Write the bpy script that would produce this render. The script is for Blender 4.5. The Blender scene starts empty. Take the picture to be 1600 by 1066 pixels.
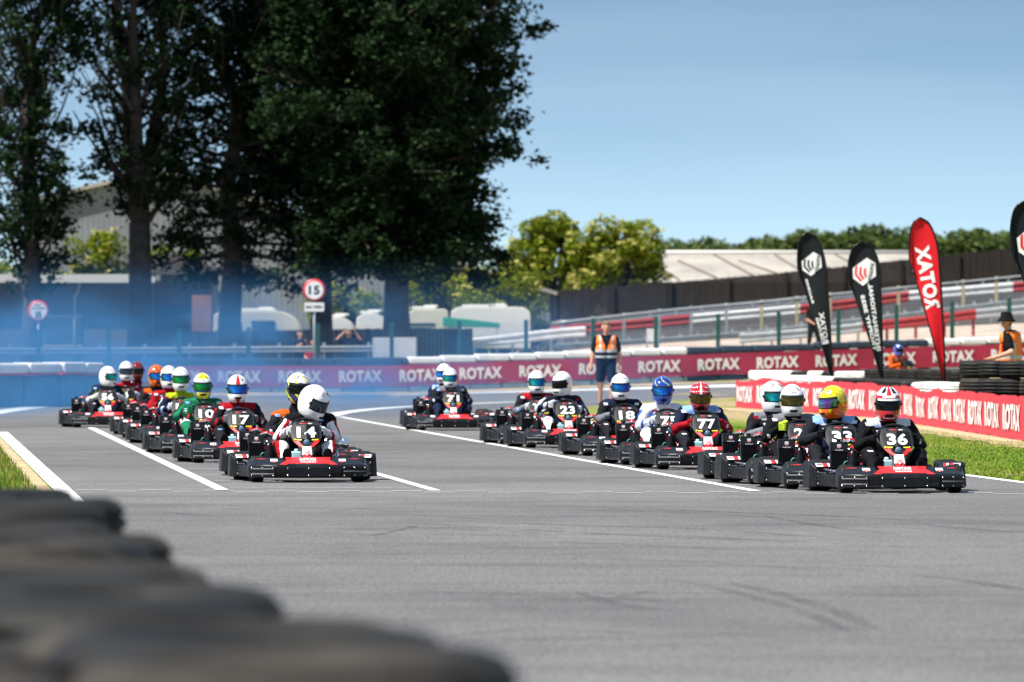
import bpy, math, random, bmesh
import numpy as np
from mathutils import Vector, Matrix, Euler
from math import pi, sin, cos, radians

rnd = random.Random(7)
nrs = np.random.RandomState(11)
S = bpy.context.scene
COL = S.collection

# ------------------------------------------------------------------ camera
H = 1.41          # camera height
F = 11500.0       # focal length in photograph pixels (1600 wide)
HY = 530.0        # row of the horizon
cam_d = bpy.data.cameras.new('camera')
cam = bpy.data.objects.new('camera', cam_d)
COL.objects.link(cam)
cam_d.sensor_width = 36.0
cam_d.lens = F / 1600.0 * 36.0
cam_d.clip_start = 0.5
cam_d.clip_end = 6000
cam.location = (0, 0, H)
cam.rotation_euler = (pi / 2 - math.atan((533.0 - HY) / F), 0, 0)
cam_d.dof.use_dof = True
cam_d.dof.focus_distance = 71.0
cam_d.dof.aperture_fstop = 5.6
cam_d.dof.aperture_blades = 9
S.camera = cam

# ------------------------------------------------------------------ sky, sun, exposure
SUN_EL, SUN_AZ = radians(57), radians(-118)     # azimuth measured from +Y towards +X
sunvec = Vector((cos(SUN_EL) * sin(SUN_AZ), cos(SUN_EL) * cos(SUN_AZ), sin(SUN_EL)))
W = bpy.data.worlds.new('World')
S.world = W
W.use_nodes = True
wn, wl = W.node_tree.nodes, W.node_tree.links
bg = wn['Background']
sky = wn.new('ShaderNodeTexSky')
sky.sky_type = 'NISHITA'
sky.sun_disc = False
sky.sun_elevation = SUN_EL
sky.sun_rotation = SUN_AZ
sky.altitude = 0
sky.air_density = 1.0
sky.dust_density = 0.6
sky.ozone_density = 1.0
tc = wn.new('ShaderNodeTexCoord')
mp = wn.new('ShaderNodeMapping')
mp.vector_type = 'TEXTURE'
mp.inputs['Scale'].default_value = (1, 1, 0.12)
mp.inputs['Location'].default_value = (0, 0, -0.004)
wl.new(tc.outputs['Generated'], mp.inputs['Vector'])
wl.new(mp.outputs['Vector'], sky.inputs['Vector'])
hs = wn.new('ShaderNodeHueSaturation')
hs.inputs['Saturation'].default_value = 0.92
hs.inputs['Hue'].default_value = 0.481
wl.new(sky.outputs[0], hs.inputs['Color'])
mc = wn.new('ShaderNodeMapping'); mc.inputs['Scale'].default_value = (9, 9, 70); wl.new(tc.outputs['Generated'], mc.inputs['Vector'])
cn = wn.new('ShaderNodeTexNoise'); cn.inputs['Scale'].default_value = 1.0; cn.inputs['Detail'].default_value = 5; cn.inputs['Distortion'].default_value = .4; wl.new(mc.outputs[0], cn.inputs['Vector'])
cr = wn.new('ShaderNodeMapRange'); cr.inputs[1].default_value = .40; cr.inputs[2].default_value = .75; cr.inputs[3].default_value = .0; cr.inputs[4].default_value = .12; wl.new(cn.outputs['Fac'], cr.inputs[0])
cm = wn.new('ShaderNodeMixRGB'); cm.inputs[2].default_value = (5.2, 6.0, 6.8, 1); wl.new(cr.outputs[0], cm.inputs[0]); wl.new(hs.outputs[0], cm.inputs[1])
wl.new(cm.outputs[0], bg.inputs['Color'])
bg.inputs['Strength'].default_value = 0.099
sd = bpy.data.lights.new('sun', 'SUN')
sd.energy = 5.0
sd.angle = radians(0.53)
sd.color = (1.0, 0.955, 0.88)
so = bpy.data.objects.new('sun', sd)
COL.objects.link(so)
so.rotation_euler = (-sunvec).to_track_quat('-Z', 'Y').to_euler()
so.location = (0, 60, 80)
S.view_settings.view_transform = 'Standard'
S.view_settings.look = 'None'
S.view_settings.gamma = 1
S.view_settings.exposure = 0.85
S.cycles.volume_step_rate = 1.2
S.cycles.volume_max_steps = 64
S.cycles.max_bounces = 8
S.cycles.transparent_max_bounces = 16

# ------------------------------------------------------------------ helpers
def PX(px, py):
    """point of the flat ground seen at photograph pixel (px, py)"""
    s = (py - HY) / H
    return Vector(((px - 800) / s, F / s, 0))

def AT(px, py, Y):
    s = F / Y
    return Vector(((px - 800) / s, Y, H - (py - HY) / s))

def XA(px, Y):
    return (px - 800) * Y / F

def lerp(a, b, t): return a + (b - a) * t

def ground_z(x, y):
    hn = float(np.interp(x, [-3.5, 5.5, 14.8, 40], [-0.10, 0.22, 0.52, 1.3]))
    hf = float(np.interp(x, [-8, 1.8, 6.9, 14.9, 23, 60], [0, 2.2, 2.76, 3.53, 4.0, 6.5]))
    a = min(1, max(0, (y - 172) / 30.0)); a = a * a * (3 - 2 * a)
    t = min(1, max(0, (y - 222) / 108.0))
    return a * lerp(hn, hf, t)

MATS = {}
def mat(name, col, rough=0.6, metal=0.0, noise=0.0, nscale=8.0, bump=0.0, bscale=60.0, spec=0.5, trans=0.0, coat=0.0, alpha=1.0, rn=0.0):
    if name in MATS: return MATS[name]
    m = bpy.data.materials.new(name)
    m.use_nodes = True
    nt = m.node_tree; N, L = nt.nodes, nt.links
    b = N['Principled BSDF']
    b.inputs['Base Color'].default_value = (*col, 1)
    b.inputs['Roughness'].default_value = rough
    b.inputs['Metallic'].default_value = metal
    b.inputs['Specular IOR Level'].default_value = spec
    if coat: b.inputs['Coat Weight'].default_value = coat; b.inputs['Coat Roughness'].default_value = 0.06
    if noise or rn:
        g = N.new('ShaderNodeTexCoord')
        n = N.new('ShaderNodeTexNoise'); n.inputs['Scale'].default_value = nscale
        n.inputs['Detail'].default_value = 6; n.inputs['Roughness'].default_value = 0.6
        L.new(g.outputs['Object'], n.inputs['Vector'])
        if noise:
            mr = N.new('ShaderNodeMapRange')
            mr.inputs['From Min'].default_value = 0.3; mr.inputs['From Max'].default_value = 0.7
            mr.inputs['To Min'].default_value = 1 - noise; mr.inputs['To Max'].default_value = 1 + noise
            L.new(n.outputs['Fac'], mr.inputs['Value'])
            mx = N.new('ShaderNodeVectorMath'); mx.operation = 'SCALE'
            mx.inputs[0].default_value = col
            L.new(mr.outputs[0], mx.inputs['Scale'])
            L.new(mx.outputs[0], b.inputs['Base Color'])
        if rn:
            m2 = N.new('ShaderNodeMapRange')
            m2.inputs['From Min'].default_value = 0.3; m2.inputs['From Max'].default_value = 0.7
            m2.inputs['To Min'].default_value = max(0.02, rough - rn); m2.inputs['To Max'].default_value = min(1, rough + rn)
            L.new(n.outputs['Fac'], m2.inputs['Value']); L.new(m2.outputs[0], b.inputs['Roughness'])
    if bump:
        g2 = N.new('ShaderNodeTexCoord')
        n2 = N.new('ShaderNodeTexNoise'); n2.inputs['Scale'].default_value = bscale; n2.inputs['Detail'].default_value = 4
        L.new(g2.outputs['Object'], n2.inputs['Vector'])
        bp = N.new('ShaderNodeBump'); bp.inputs['Strength'].default_value = bump; bp.inputs['Distance'].default_value = 0.02
        L.new(n2.outputs['Fac'], bp.inputs['Height']); L.new(bp.outputs[0], b.inputs['Normal'])
    MATS[name] = m
    return m

class MB:
    def __init__(s): s.v = []; s.f = []; s.m = []; s.sm = []
    def add(s, vs, fs, mi=0, smooth=False):
        o = len(s.v); s.v += [tuple(p) for p in vs]
        for f in fs: s.f.append(tuple(i + o for i in f)); s.m.append(mi); s.sm.append(smooth)
        return s
    def box(s, c, d, mi=0, rot=None, taper=(1, 1)):
        x, y, z = d[0] / 2, d[1] / 2, d[2] / 2
        vs = []
        for k in (-1, 1):
            tx, ty = (1, 1) if k < 0 else taper
            for (a, b) in ((-1, -1), (1, -1), (1, 1), (-1, 1)):
                vs.append(Vector((a * x * tx, b * y * ty, k * z)))
        if rot is not None:
            R = Euler(rot).to_matrix(); vs = [R @ p for p in vs]
        vs = [p + Vector(c) for p in vs]
        return s.add(vs, [(3, 2, 1, 0), (4, 5, 6, 7), (0, 1, 5, 4), (1, 2, 6, 5), (2, 3, 7, 6), (3, 0, 4, 7)], mi)
    def tube(s, pts, r, n=8, mi=0, caps=True, smooth=True):
        pts = [Vector(p) for p in pts]
        rs = r if isinstance(r, (list, tuple)) else [r] * len(pts)
        vs = []; up = None
        for i, p in enumerate(pts):
            if i == 0: d = pts[1] - pts[0]
            elif i == len(pts) - 1: d = pts[-1] - pts[-2]
            else: d = (pts[i + 1] - pts[i]).normalized() + (pts[i] - pts[i - 1]).normalized()
            d = d.normalized() if d.length > 1e-9 else Vector((0, 0, 1))
            if up is None:
                up = Vector((0, 0, 1)) if abs(d.z) < 0.9 else Vector((1, 0, 0))
            a = d.cross(up)
            if a.length < 1e-6: a = d.cross(Vector((0, 1, 0)))
            a.normalize(); b = a.cross(d).normalized(); up = b
            for k in range(n):
                t = 2 * pi * k / n
                vs.append(p + a * (cos(t) * rs[i]) + b * (sin(t) * rs[i]))
        fs = []
        for i in range(len(pts) - 1):
            for k in range(n):
                k2 = (k + 1) % n
                fs.append((i * n + k, i * n + k2, (i + 1) * n + k2, (i + 1) * n + k))
        s.add(vs, fs, mi, smooth)
        if caps:
            o = len(s.v) - len(vs)
            s.f.append(tuple(o + k for k in reversed(range(n)))); s.m.append(mi); s.sm.append(False)
            e = o + (len(pts) - 1) * n
            s.f.append(tuple(e + k for k in range(n))); s.m.append(mi); s.sm.append(False)
        return s
    def lathe(s, prof, c=(0, 0, 0), axis='z', n=24, mi=0, smooth=True, closed=False, mis=None):
        vs = []
        for (r, h) in prof:
            for k in range(n):
                t = 2 * pi * k / n
                if axis == 'z': p = (r * cos(t), r * sin(t), h)
                elif axis == 'x': p = (h, r * cos(t), r * sin(t))
                else: p = (r * sin(t), h, r * cos(t))
                vs.append((p[0] + c[0], p[1] + c[1], p[2] + c[2]))
        o = len(s.v); s.v += vs
        m = len(prof)
        for i in range(m if closed else m - 1):
            j = (i + 1) % m
            for k in range(n):
                k2 = (k + 1) % n
                s.f.append((o + i * n + k, o + i * n + k2, o + j * n + k2, o + j * n + k))
                s.m.append(mis[i] if mis else mi); s.sm.append(smooth)
        return s
    def prism(s, outline, y0, y1, mi=0, shear=None):
        """outline in (x, z), extruded along y; shear(x, z) adds to y"""
        n = len(outline)
        sh = shear or (lambda x, z: 0)
        vs = [(x, y0 + sh(x, z), z) for x, z in outline] + [(x, y1 + sh(x, z), z) for x, z in outline]
        fs = [tuple(range(n)), tuple(reversed(range(n, 2 * n)))]
        for i in range(n):
            j = (i + 1) % n
            fs.append((j, i, i + n, j + n))
        return s.add(vs, fs, mi)
    def build(s, name, mats, parent=None, bevel=0, fix=True, loc=None):
        me = bpy.data.meshes.new(name)
        me.from_pydata(s.v, [], s.f)
        if not isinstance(mats, (list, tuple)): mats = [mats]
        for m in mats: me.materials.append(m)
        me.polygons.foreach_set('material_index', s.m)
        me.polygons.foreach_set('use_smooth', s.sm)
        me.update()
        if fix:
            b = bmesh.new(); b.from_mesh(me); bmesh.ops.recalc_face_normals(b, faces=b.faces); b.to_mesh(me); b.free()
        o = bpy.data.objects.new(name, me); COL.objects.link(o)
        if parent: o.parent = parent
        if loc is not None: o.location = loc
        if bevel:
            bm_ = o.modifiers.new('Bevel', 'BEVEL'); bm_.width = bevel; bm_.segments = 2; bm_.limit_method = 'ANGLE'
            bm_.angle_limit = radians(40)
        return o

def tag(o, label=None, cat=None, group=None, kind=None):
    if label: o['label'] = label
    if cat: o['category'] = cat
    if group: o['group'] = group
    if kind: o['kind'] = kind
    return o

def empty(name, loc=(0, 0, 0), rz=0.0):
    o = bpy.data.objects.new(name, None); COL.objects.link(o)
    o.location = loc; o.rotation_euler = (0, 0, rz); o.empty_display_size = 0.2
    return o

def copy_tree(o, parent=None):
    c = o.copy(); COL.objects.link(c)
    if parent: c.parent = parent
    for ch in list(o.children): copy_tree(ch, c)
    return c

_TX = {}
def text2d(s, bold=0.03):
    """flat lettering: list of verts (x, y) with cap height 1, centred at x = 0, baseline 0; triangles"""
    k = (s, bold)
    if k in _TX: return _TX[k]
    cu = bpy.data.curves.new('t', 'FONT'); cu.body = s; cu.size = 1.0; cu.offset = bold; cu.resolution_u = 3
    cu.space_character = 1.0 + bold * 1.6
    o = bpy.data.objects.new('t', cu); COL.objects.link(o)
    dg = bpy.context.evaluated_depsgraph_get(); dg.update()
    me = bpy.data.meshes.new_from_object(o.evaluated_get(dg))
    vs = np.array([(v.co.x, v.co.y) for v in me.vertices]); fs = [tuple(p.vertices) for p in me.polygons]
    bpy.data.objects.remove(o); bpy.data.curves.remove(cu); bpy.data.meshes.remove(me)
    y0, y1 = vs[:, 1].min(), vs[:, 1].max()
    if s.islower(): y0, y1 = 0, 0.7
    x0, x1 = vs[:, 0].min(), vs[:, 0].max()
    vs = vs - np.array([(x0 + x1) / 2, y0]); vs /= (y1 - y0)
    _TX[k] = (vs, fs)
    return _TX[k]

_TXC = {}
def text_cut(s, bold, n):
    k = (s, bold, n)
    if k in _TXC: return _TXC[k]
    vs, fs = text2d(s, bold); b = bmesh.new(); V = [b.verts.new((x, y, 0)) for x, y in vs]
    for f in fs:
        try: b.faces.new([V[i] for i in f])
        except ValueError: pass
    x0, x1 = vs[:, 0].min(), vs[:, 0].max()
    for i in range(1, n): bmesh.ops.bisect_plane(b, geom=b.verts[:] + b.edges[:] + b.faces[:], plane_co=(lerp(x0, x1, i / n), 0, 0), plane_no=(1, 0, 0))
    for i in range(1, 5): bmesh.ops.bisect_plane(b, geom=b.verts[:] + b.edges[:] + b.faces[:], plane_co=(0, i / 5, 0), plane_no=(0, 1, 0))
    b.verts.index_update(); r = (np.array([(v.co.x, v.co.y) for v in b.verts]), [tuple(v.index for v in f.verts) for f in b.faces]); b.free()
    _TXC[k] = r; return r

def put_text(mb, s, fn, w, h, mi=0, bold=0.03, cuts=0):
    """writes s into mb; fn(u, v) -> 3D point, u in [-w/2, w/2], v in [0, h]"""
    vs, fs = text_cut(s, bold, cuts) if cuts else text2d(s, bold)
    sx = w / (vs[:, 0].max() - vs[:, 0].min())
    mb.add([fn(x * sx, y * h) for x, y in vs], fs, mi)

# ------------------------------------------------------------------ materials
def asphalt_mat():
    m = bpy.data.materials.new('asphalt'); m.use_nodes = True
    N, L = m.node_tree.nodes, m.node_tree.links
    b = N['Principled BSDF']; b.inputs['Roughness'].default_value = 0.78; b.inputs['Specular IOR Level'].default_value = 0.35
    g = N.new('ShaderNodeNewGeometry')
    def noise(scale, vec=(1, 1, 1), det=6, dist=0.0):
        mp_ = N.new('ShaderNodeMapping'); mp_.inputs['Scale'].default_value = vec
        L.new(g.outputs['Position'], mp_.inputs['Vector'])
        n = N.new('ShaderNodeTexNoise'); n.inputs['Scale'].default_value = scale; n.inputs['Detail'].default_value = det
        n.inputs['Distortion'].default_value = dist
        L.new(mp_.outputs[0], n.inputs['Vector']); return n.outputs['Fac']
    def mrange(x, a, b_, c, d):
        r = N.new('ShaderNodeMapRange'); r.inputs[1].default_value = a; r.inputs[2].default_value = b_
        r.inputs[3].default_value = c; r.inputs[4].default_value = d; L.new(x, r.inputs[0]); return r.outputs[0]
    def mul(a, c):
        r = N.new('ShaderNodeMath'); r.operation = 'MULTIPLY'; L.new(a, r.inputs[0]); L.new(c, r.inputs[1]); return r.outputs[0]
    big = mrange(noise(0.16, (1, .35, 1)), .3, .7, .86, 1.12)
    med = mrange(noise(1.6, (1, .3, 1)), .3, .7, .93, 1.07)
    fine = mrange(noise(48, (1, .22, 1), 4), .25, .75, .50, 1.55)
    # worn rubber: long smears, crosswise in the near part
    st1 = mrange(noise(.42, (.55, .5, 1), 5, 1.4), .53, .68, 1.0, .78)
    st2 = mrange(noise(1.5, (.20, 1.6, 1), 5, 1.2), .50, .68, 1.04, .80)
    patch = mrange(noise(.13, (.5, .6, 1), 5, .5), .40, .62, 1.10, .90)
    v = mul(mul(mul(big, med), mul(fine, st1)), mul(st2, patch))
    sc = N.new('ShaderNodeVectorMath'); sc.operation = 'SCALE'; sc.inputs[0].default_value = (.120, .1155, .1135)
    L.new(v, sc.inputs['Scale']); L.new(sc.outputs[0], b.inputs['Base Color'])
    bp = N.new('ShaderNodeBump'); bp.inputs['Strength'].default_value = .5; bp.inputs['Distance'].default_value = .006
    L.new(noise(110, (1, 1, 1), 3), bp.inputs['Height']); L.new(bp.outputs[0], b.inputs['Normal'])
    return m

def grass_mat():
    m = bpy.data.materials.new('turf'); m.use_nodes = True
    N, L = m.node_tree.nodes, m.node_tree.links
    b = N['Principled BSDF']; b.inputs['Roughness'].default_value = 0.9; b.inputs['Specular IOR Level'].default_value = 0.2
    g = N.new('ShaderNodeNewGeometry')
    def noise(scale, det, vec=(1, 1, 1)):
        mp_ = N.new('ShaderNodeMapping'); mp_.inputs['Scale'].default_value = vec
        L.new(g.outputs['Position'], mp_.inputs['Vector'])
        n = N.new('ShaderNodeTexNoise'); n.inputs['Scale'].default_value = scale; n.inputs['Detail'].default_value = det
        L.new(mp_.outputs[0], n.inputs['Vector']); return n
    n1 = noise(.35, 4, (1.4, .18, 1)); n2 = noise(9, 6, (1, .3, 1))
    r = N.new('ShaderNodeValToRGB'); e = r.color_ramp.elements
    e[0].position = .40; e[0].color = (.085, .155, .008, 1)
    e[1].position = .62; e[1].color = (.33, .25, .125, 1)
    k = r.color_ramp.elements.new(.52); k.color = (.17, .20, .025, 1)
    sp = N.new('ShaderNodeSeparateXYZ'); L.new(g.outputs['Position'], sp.inputs[0])
    yr = N.new('ShaderNodeMapRange'); yr.inputs[1].default_value = 92; yr.inputs[2].default_value = 130; yr.inputs[3].default_value = -.06; yr.inputs[4].default_value = .10
    L.new(sp.outputs['Y'], yr.inputs[0]); ad = N.new('ShaderNodeMath'); L.new(n1.outputs['Fac'], ad.inputs[0]); L.new(yr.outputs[0], ad.inputs[1])
    L.new(ad.outputs[0], r.inputs[0])
    r2 = N.new('ShaderNodeMapRange'); r2.inputs[1].default_value = .25; r2.inputs[2].default_value = .75
    r2.inputs[3].default_value = .5; r2.inputs[4].default_value = 1.4
    L.new(n2.outputs['Fac'], r2.inputs[0])
    sc = N.new('ShaderNodeVectorMath'); sc.operation = 'SCALE'
    L.new(r.outputs[0], sc.inputs[0]); L.new(r2.outputs[0], sc.inputs['Scale']); L.new(sc.outputs[0], b.inputs['Base Color'])
    bp = N.new('ShaderNodeBump'); bp.inputs['Strength'].default_value = .8; bp.inputs['Distance'].default_value = .05
    L.new(n2.outputs['Fac'], bp.inputs['Height']); L.new(bp.outputs[0], b.inputs['Normal'])
    return m

M_ASPH, M_GRASS = asphalt_mat(), grass_mat()
M_LINE = mat('road_paint', (.72, .72, .70), .6, noise=.16, nscale=14)
M_LINE2 = mat('worn_road_paint', (.46, .46, .45), .7, noise=.35, nscale=9)
M_YEL = mat('faded_yellow_paint', (.19, .165, .10), .8, noise=.25, nscale=6)
M_DRY = mat('dry_earth', (.40, .30, .17), .95, noise=.3, nscale=1.3, bump=.5, bscale=12)
M_CONC = mat('dull_concrete', (.050, .045, .042), .9, noise=.22, nscale=.6, bump=.2)
M_RUB = mat('tyre_rubber', (.010, .0095, .009), .65, spec=.25,  noise=.35, nscale=5, bump=.25, bscale=40, rn=.15)
M_RUBG = mat('grey_weathered_rubber', (.032, .028, .024), .8, spec=.15, noise=.85, nscale=2.2, bump=.3, bscale=40)
M_RUBW = mat('white_painted_rubber', (.74, .74, .71), .6, noise=.1, nscale=5, bump=.25, bscale=30)
M_BLK = mat('black_plastic', (.0055, .0055, .007), .30, spec=.30, noise=.25, nscale=7, rn=.12)
M_BLK2 = mat('scuffed_black_plastic', (.0065, .0065, .008), .45, spec=.22, noise=.6, nscale=18, rn=.2, bump=.15, bscale=80)
M_DGREY = mat('dark_grey_plastic', (.016, .018, .022), .4, spec=.3, noise=.15, nscale=9)
M_RED = mat('red_decal', (.72, .018, .022), .4, noise=.06)
M_WHT = mat('white_decal', (.82, .82, .82), .45)
M_STEEL = mat('bare_steel', (.5, .5, .52), .3, metal=1.0, rn=.12, nscale=20)
M_CHROM = mat('polished_aluminium', (.75, .77, .8), .2, metal=1.0, rn=.08, nscale=12)
M_YELP = mat('yellow_plastic', (.7, .62, .02), .4)
M_TEAL = mat('teal_hose', (.03, .22, .2), .35)
M_BLUEG = mat('grey_blue_badge', (.10, .17, .26), .35)
M_TANK = mat('translucent_pale_tank', (.42, .62, .68), .35)
M_REDP = mat('red_plastic', (.5, .012, .015), .35)

# ------------------------------------------------------------------ ground sheets
def PG(px, py):
    """like PX, but on the rising ground beyond the infield"""
    lo, hi = 120.0, 206.5
    f = lambda Y: HY + (H - ground_z((px - 800) * Y / F, Y)) * F / Y - py
    if f(hi) > 0: return Vector(((px - 800) * hi / F, hi, 0))
    for _ in range(40):
        m = (lo + hi) / 2
        if f(m) > 0: lo = m
        else: hi = m
    return Vector(((px - 800) * lo / F, lo, 0))
def sheet(name, poly, z, m, dx=None, mi_kind='structure', label=None):
    """flat polygon (x, y) draped on the ground at height z above it"""
    bm = bmesh.new()
    vs = [bm.verts.new((p[0], p[1], 0)) for p in poly]
    bm.faces.new(vs)
    if dx:
        ys = np.arange(min(p[1] for p in poly), max(p[1] for p in poly), dx)
        for yy in ys[1:]:
            bmesh.ops.bisect_plane(bm, geom=bm.verts[:] + bm.edges[:] + bm.faces[:], plane_co=(0, yy, 0), plane_no=(0, 1, 0))
        xs = np.arange(min(p[0] for p in poly), max(p[0] for p in poly), dx * .5)
        for xx in xs[1:]:
            bmesh.ops.bisect_plane(bm, geom=bm.verts[:] + bm.edges[:] + bm.faces[:], plane_co=(xx, 0, 0), plane_no=(1, 0, 0))
    for v in bm.verts: v.co.z = ground_z(v.co.x, v.co.y) + z
    bmesh.ops.recalc_face_normals(bm, faces=bm.faces)
    if sum(f.normal.z for f in bm.faces) < 0: bmesh.ops.reverse_faces(bm, faces=bm.faces)
    me = bpy.data.meshes.new(name); bm.to_mesh(me); bm.free(); me.materials.append(m)
    o = bpy.data.objects.new(name, me); COL.objects.link(o)
    tag(o, label, kind=mi_kind)
    return o

def make_ground():
    xs = np.concatenate([np.linspace(-600, -45, 12), np.arange(-40, 61, 2.0), np.linspace(70, 700, 12)])
    ys = np.concatenate([np.linspace(-40, 165, 12), np.arange(170, 341, 3.0), np.linspace(360, 2500, 16)])
    V = [(x, y, ground_z(x, y)) for y in ys for x in xs]
    nx = len(xs)
    Fs = [(j * nx + i, j * nx + i + 1, (j + 1) * nx + i + 1, (j + 1) * nx + i) for j in range(len(ys) - 1) for i in range(nx - 1)]
    b = MB(); b.add(V, Fs); return tag(b.build('ground', M_GRASS), kind='structure')
make_ground()

DIRB = Vector((-950 / F, 1, 0)).normalized()        # away from the camera along the straight
def online(p, y):                                   # point of a straight-parallel line through p at depth y
    return Vector((p.x + (y - p.y) * DIRB.x / DIRB.y, y, 0))
LP, AP, BP, CP = PX(65, 735), PX(245, 718), PX(855, 710), PX(637, 755)
RP, DP = PX(1550, 748.7), PX(1517, 770.5)

left_edge = [online(LP, y) for y in (5, 117)] + [PX(-60, 655), PX(-250, 646)]
road = [online(LP, 117), online(LP, 5), online(RP, 5), online(RP, 90), online(RP, 118),
        PX(850, 652), PX(815, 647), PX(850, 641), PX(900, 637), PX(1000, 628), PX(1150, 621.5), PX(1400, 612), Vector((16, 203, 0)), Vector((4, 203.5, 0)), Vector((-14, 203.5, 0)), Vector((-30, 203.5, 0)), PX(-500, 646), PX(-60, 655)]
road = [(p.x, p.y) for p in road]
sheet('road', road, .004, M_ASPH, dx=6)

def stroke(mb, pts, w, z=.008, mi=0, taper=False):
    pts = [Vector(p) for p in pts]
    vs = []
    for i, p in enumerate(pts):
        a = pts[max(i - 1, 0)]; b = pts[min(i + 1, len(pts) - 1)]
        d = (b - a).normalized(); n = Vector((-d.y, d.x, 0)) * w / 2 * (min(1, (i + .3) / 4, (len(pts) - .7 - i) / 4) if taper else 1)
        for q in (p - n, p + n): vs.append((q.x, q.y, ground_z(q.x, q.y) + z))
    mb.add(vs, [(2 * i, 2 * i + 1, 2 * i + 3, 2 * i + 2) for i in range(len(pts) - 1)], mi)

def seg(p, y0, y1, n=14): return [online(p, y0 + (y1 - y0) * i / n) for i in range(n + 1)]
YS = PX(800, 769).y
mb = MB()
stroke(mb, seg(LP, 5, 111, 20), .17)
stroke(mb, seg(AP, YS + .4, PX(140, 669).y), .115)
stroke(mb, seg(BP, YS + .2, PX(515, 652).y), .11)
stroke(mb, seg(CP, YS + .4, PX(0, 700).y), .10)
stroke(mb, seg(RP, 5, 116), .13)
stroke(mb, seg(DP, YS + .1, 112), .10)
crv = [PX(512, 651), PX(535, 645.5), PX(575, 640.5), PX(620, 637), PX(690, 633), PX(780, 629.5), PX(900, 626)]
stroke(mb, crv, .35)
stroke(mb, [PX(-90, 660), PX(-20, 647.5), PX(0, 644), PX(40, 638.5), PX(75, 634.5), PX(115, 630.5), PX(170, 626)], .5)
stroke(mb, [Vector((XA(x_, 1) * y_, y_, 0)) for x_, y_ in ((-350, 190), (220, 192), (640, 192.5), (980, 193), (1080, 193), (1150, 193), (1260, 192), (1420, 188))], 3.4, z=.012)
tag(mb.build('road_line', M_LINE, fix=False), kind='structure')
mb = MB()
# start line: short dashes, each a touch off line
for i in range(-4, 34):
    x0 = 118 + i * 49.5; y0 = 767.0 + (x0 + 25) * 0.0032 + (0.9 if i % 2 else -0.9)
    stroke(mb, [PX(x0, y0), PX(x0 + 48, y0 + .25)], .13 if i % 3 else .1)
# grid box front marks
def grid_marks(pl, pr, ds):
    for d in ds:
        a, b = online(pl, d), online(pr, d)
        stroke(mb, [a.lerp(b, .06), a.lerp(b, .93)], .09)
for i in range(13):
    d = YS + 1.8 + i * 3.35
    grid_marks(AP, CP, [d]); grid_marks(BP, DP, [d + 1.2])
tag(mb.build('grid_marking', M_LINE2, fix=False), kind='structure')
mb = MB()
stroke(mb, [PX(120, 702.5), PX(560, 702.8), PX(900, 703.4)], .28, z=.0075)
tag(mb.build('faded_line', M_YEL, fix=False), kind='structure')

# skid marks: rubber curves laid on the asphalt
M_SKID = mat('rubber_skid', (.085, .082, .080), .75, noise=.3, nscale=2.0)
def _skid():
    nt = M_SKID.node_tree; N, L = nt.nodes, nt.links; b = N['Principled BSDF']
    g = N.new('ShaderNodeNewGeometry'); mp_ = N.new('ShaderNodeMapping'); mp_.inputs['Scale'].default_value = (2.2, .5, 1); L.new(g.outputs['Position'], mp_.inputs['Vector'])
    n = N.new('ShaderNodeTexNoise'); n.inputs['Scale'].default_value = 1.6; n.inputs['Detail'].default_value = 6; n.inputs['Roughness'].default_value = .75; L.new(mp_.outputs[0], n.inputs['Vector'])
    r = N.new('ShaderNodeMapRange'); r.inputs[1].default_value = .35; r.inputs[2].default_value = .75; r.inputs[3].default_value = 0; r.inputs[4].default_value = .55; L.new(n.outputs['Fac'], r.inputs[0]); L.new(r.outputs[0], b.inputs['Alpha'])
_skid()
mb = MB()
_more = []
for _i in range(34):
    _x = rnd.uniform(420, 1350); _y = rnd.uniform(792, 885) if _i < 28 else rnd.uniform(900, 1010); _l = rnd.uniform(140, 420); _k = rnd.uniform(.005, .045)
    _more.append(([(_x, _y), (_x + _l * .33, _y + _l * .33 * _k + rnd.uniform(-1.5, 1.5)), (_x + _l * .66, _y + _l * .66 * _k * 1.1), (_x + _l, _y + _l * _k * 1.3)], rnd.uniform(.04, .11)))
for (pts, w) in [
    ([(520, 838), (580, 838), (640, 826), (645, 822)], .08),
    ([(1190, 806), (1230, 814), (1300, 825), (1400, 836)], .10), ([(1040, 905), (1160, 930), (1260, 960), (1330, 990)], .10),
    ([(600, 789), (700, 788), (850, 788.6)], .30), ([(880, 796), (1000, 800), (1150, 803)], .12),
    ([(240, 800), (330, 806), (420, 803)], .10), ([(1440, 820), (1520, 828), (1600, 833)], .2), ([(800, 838), (1000, 836), (1250, 848), (1500, 860)], .10),
    ([(500, 860), (700, 852), (900, 860)], .09), ([(700, 815), (900, 822), (1100, 828), (1300, 842)], .16), ([(760, 826), (950, 836), (1180, 845)], .14), ([(820, 790), (1100, 800), (1400, 812)], .2), ([(1140, 912), (1220, 930), (1300, 955), (1370, 985)], .12), ([(960, 936), (1000, 928), (1010, 925)], .12), ([(900, 925), (960, 945), (1040, 955)], .12), ([(1420, 900), (1500, 908), (1640, 930)], .14), ([(300, 788), (520, 796), (700, 792)], .14), ([(1050, 780), (1250, 784), (1500, 790)], .10), ([(600, 1005), (850, 985), (1100, 1000)], .08)] + _more:
    P = [PX(*p) for p in pts]
    Q = []
    for i in range(len(P) - 1):
        for k in range(6):
            t = k / 6; p0 = P[max(i - 1, 0)]; p1 = P[i]; p2 = P[i + 1]; p3 = P[min(i + 2, len(P) - 1)]
            Q.append(.5 * ((2 * p1) + (p2 - p0) * t + (2 * p0 - 5 * p1 + 4 * p2 - p3) * t * t + (3 * p1 - p0 - 3 * p2 + p3) * t ** 3))
    Q.append(P[-1]); stroke(mb, Q, w, z=.006, taper=True)
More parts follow.
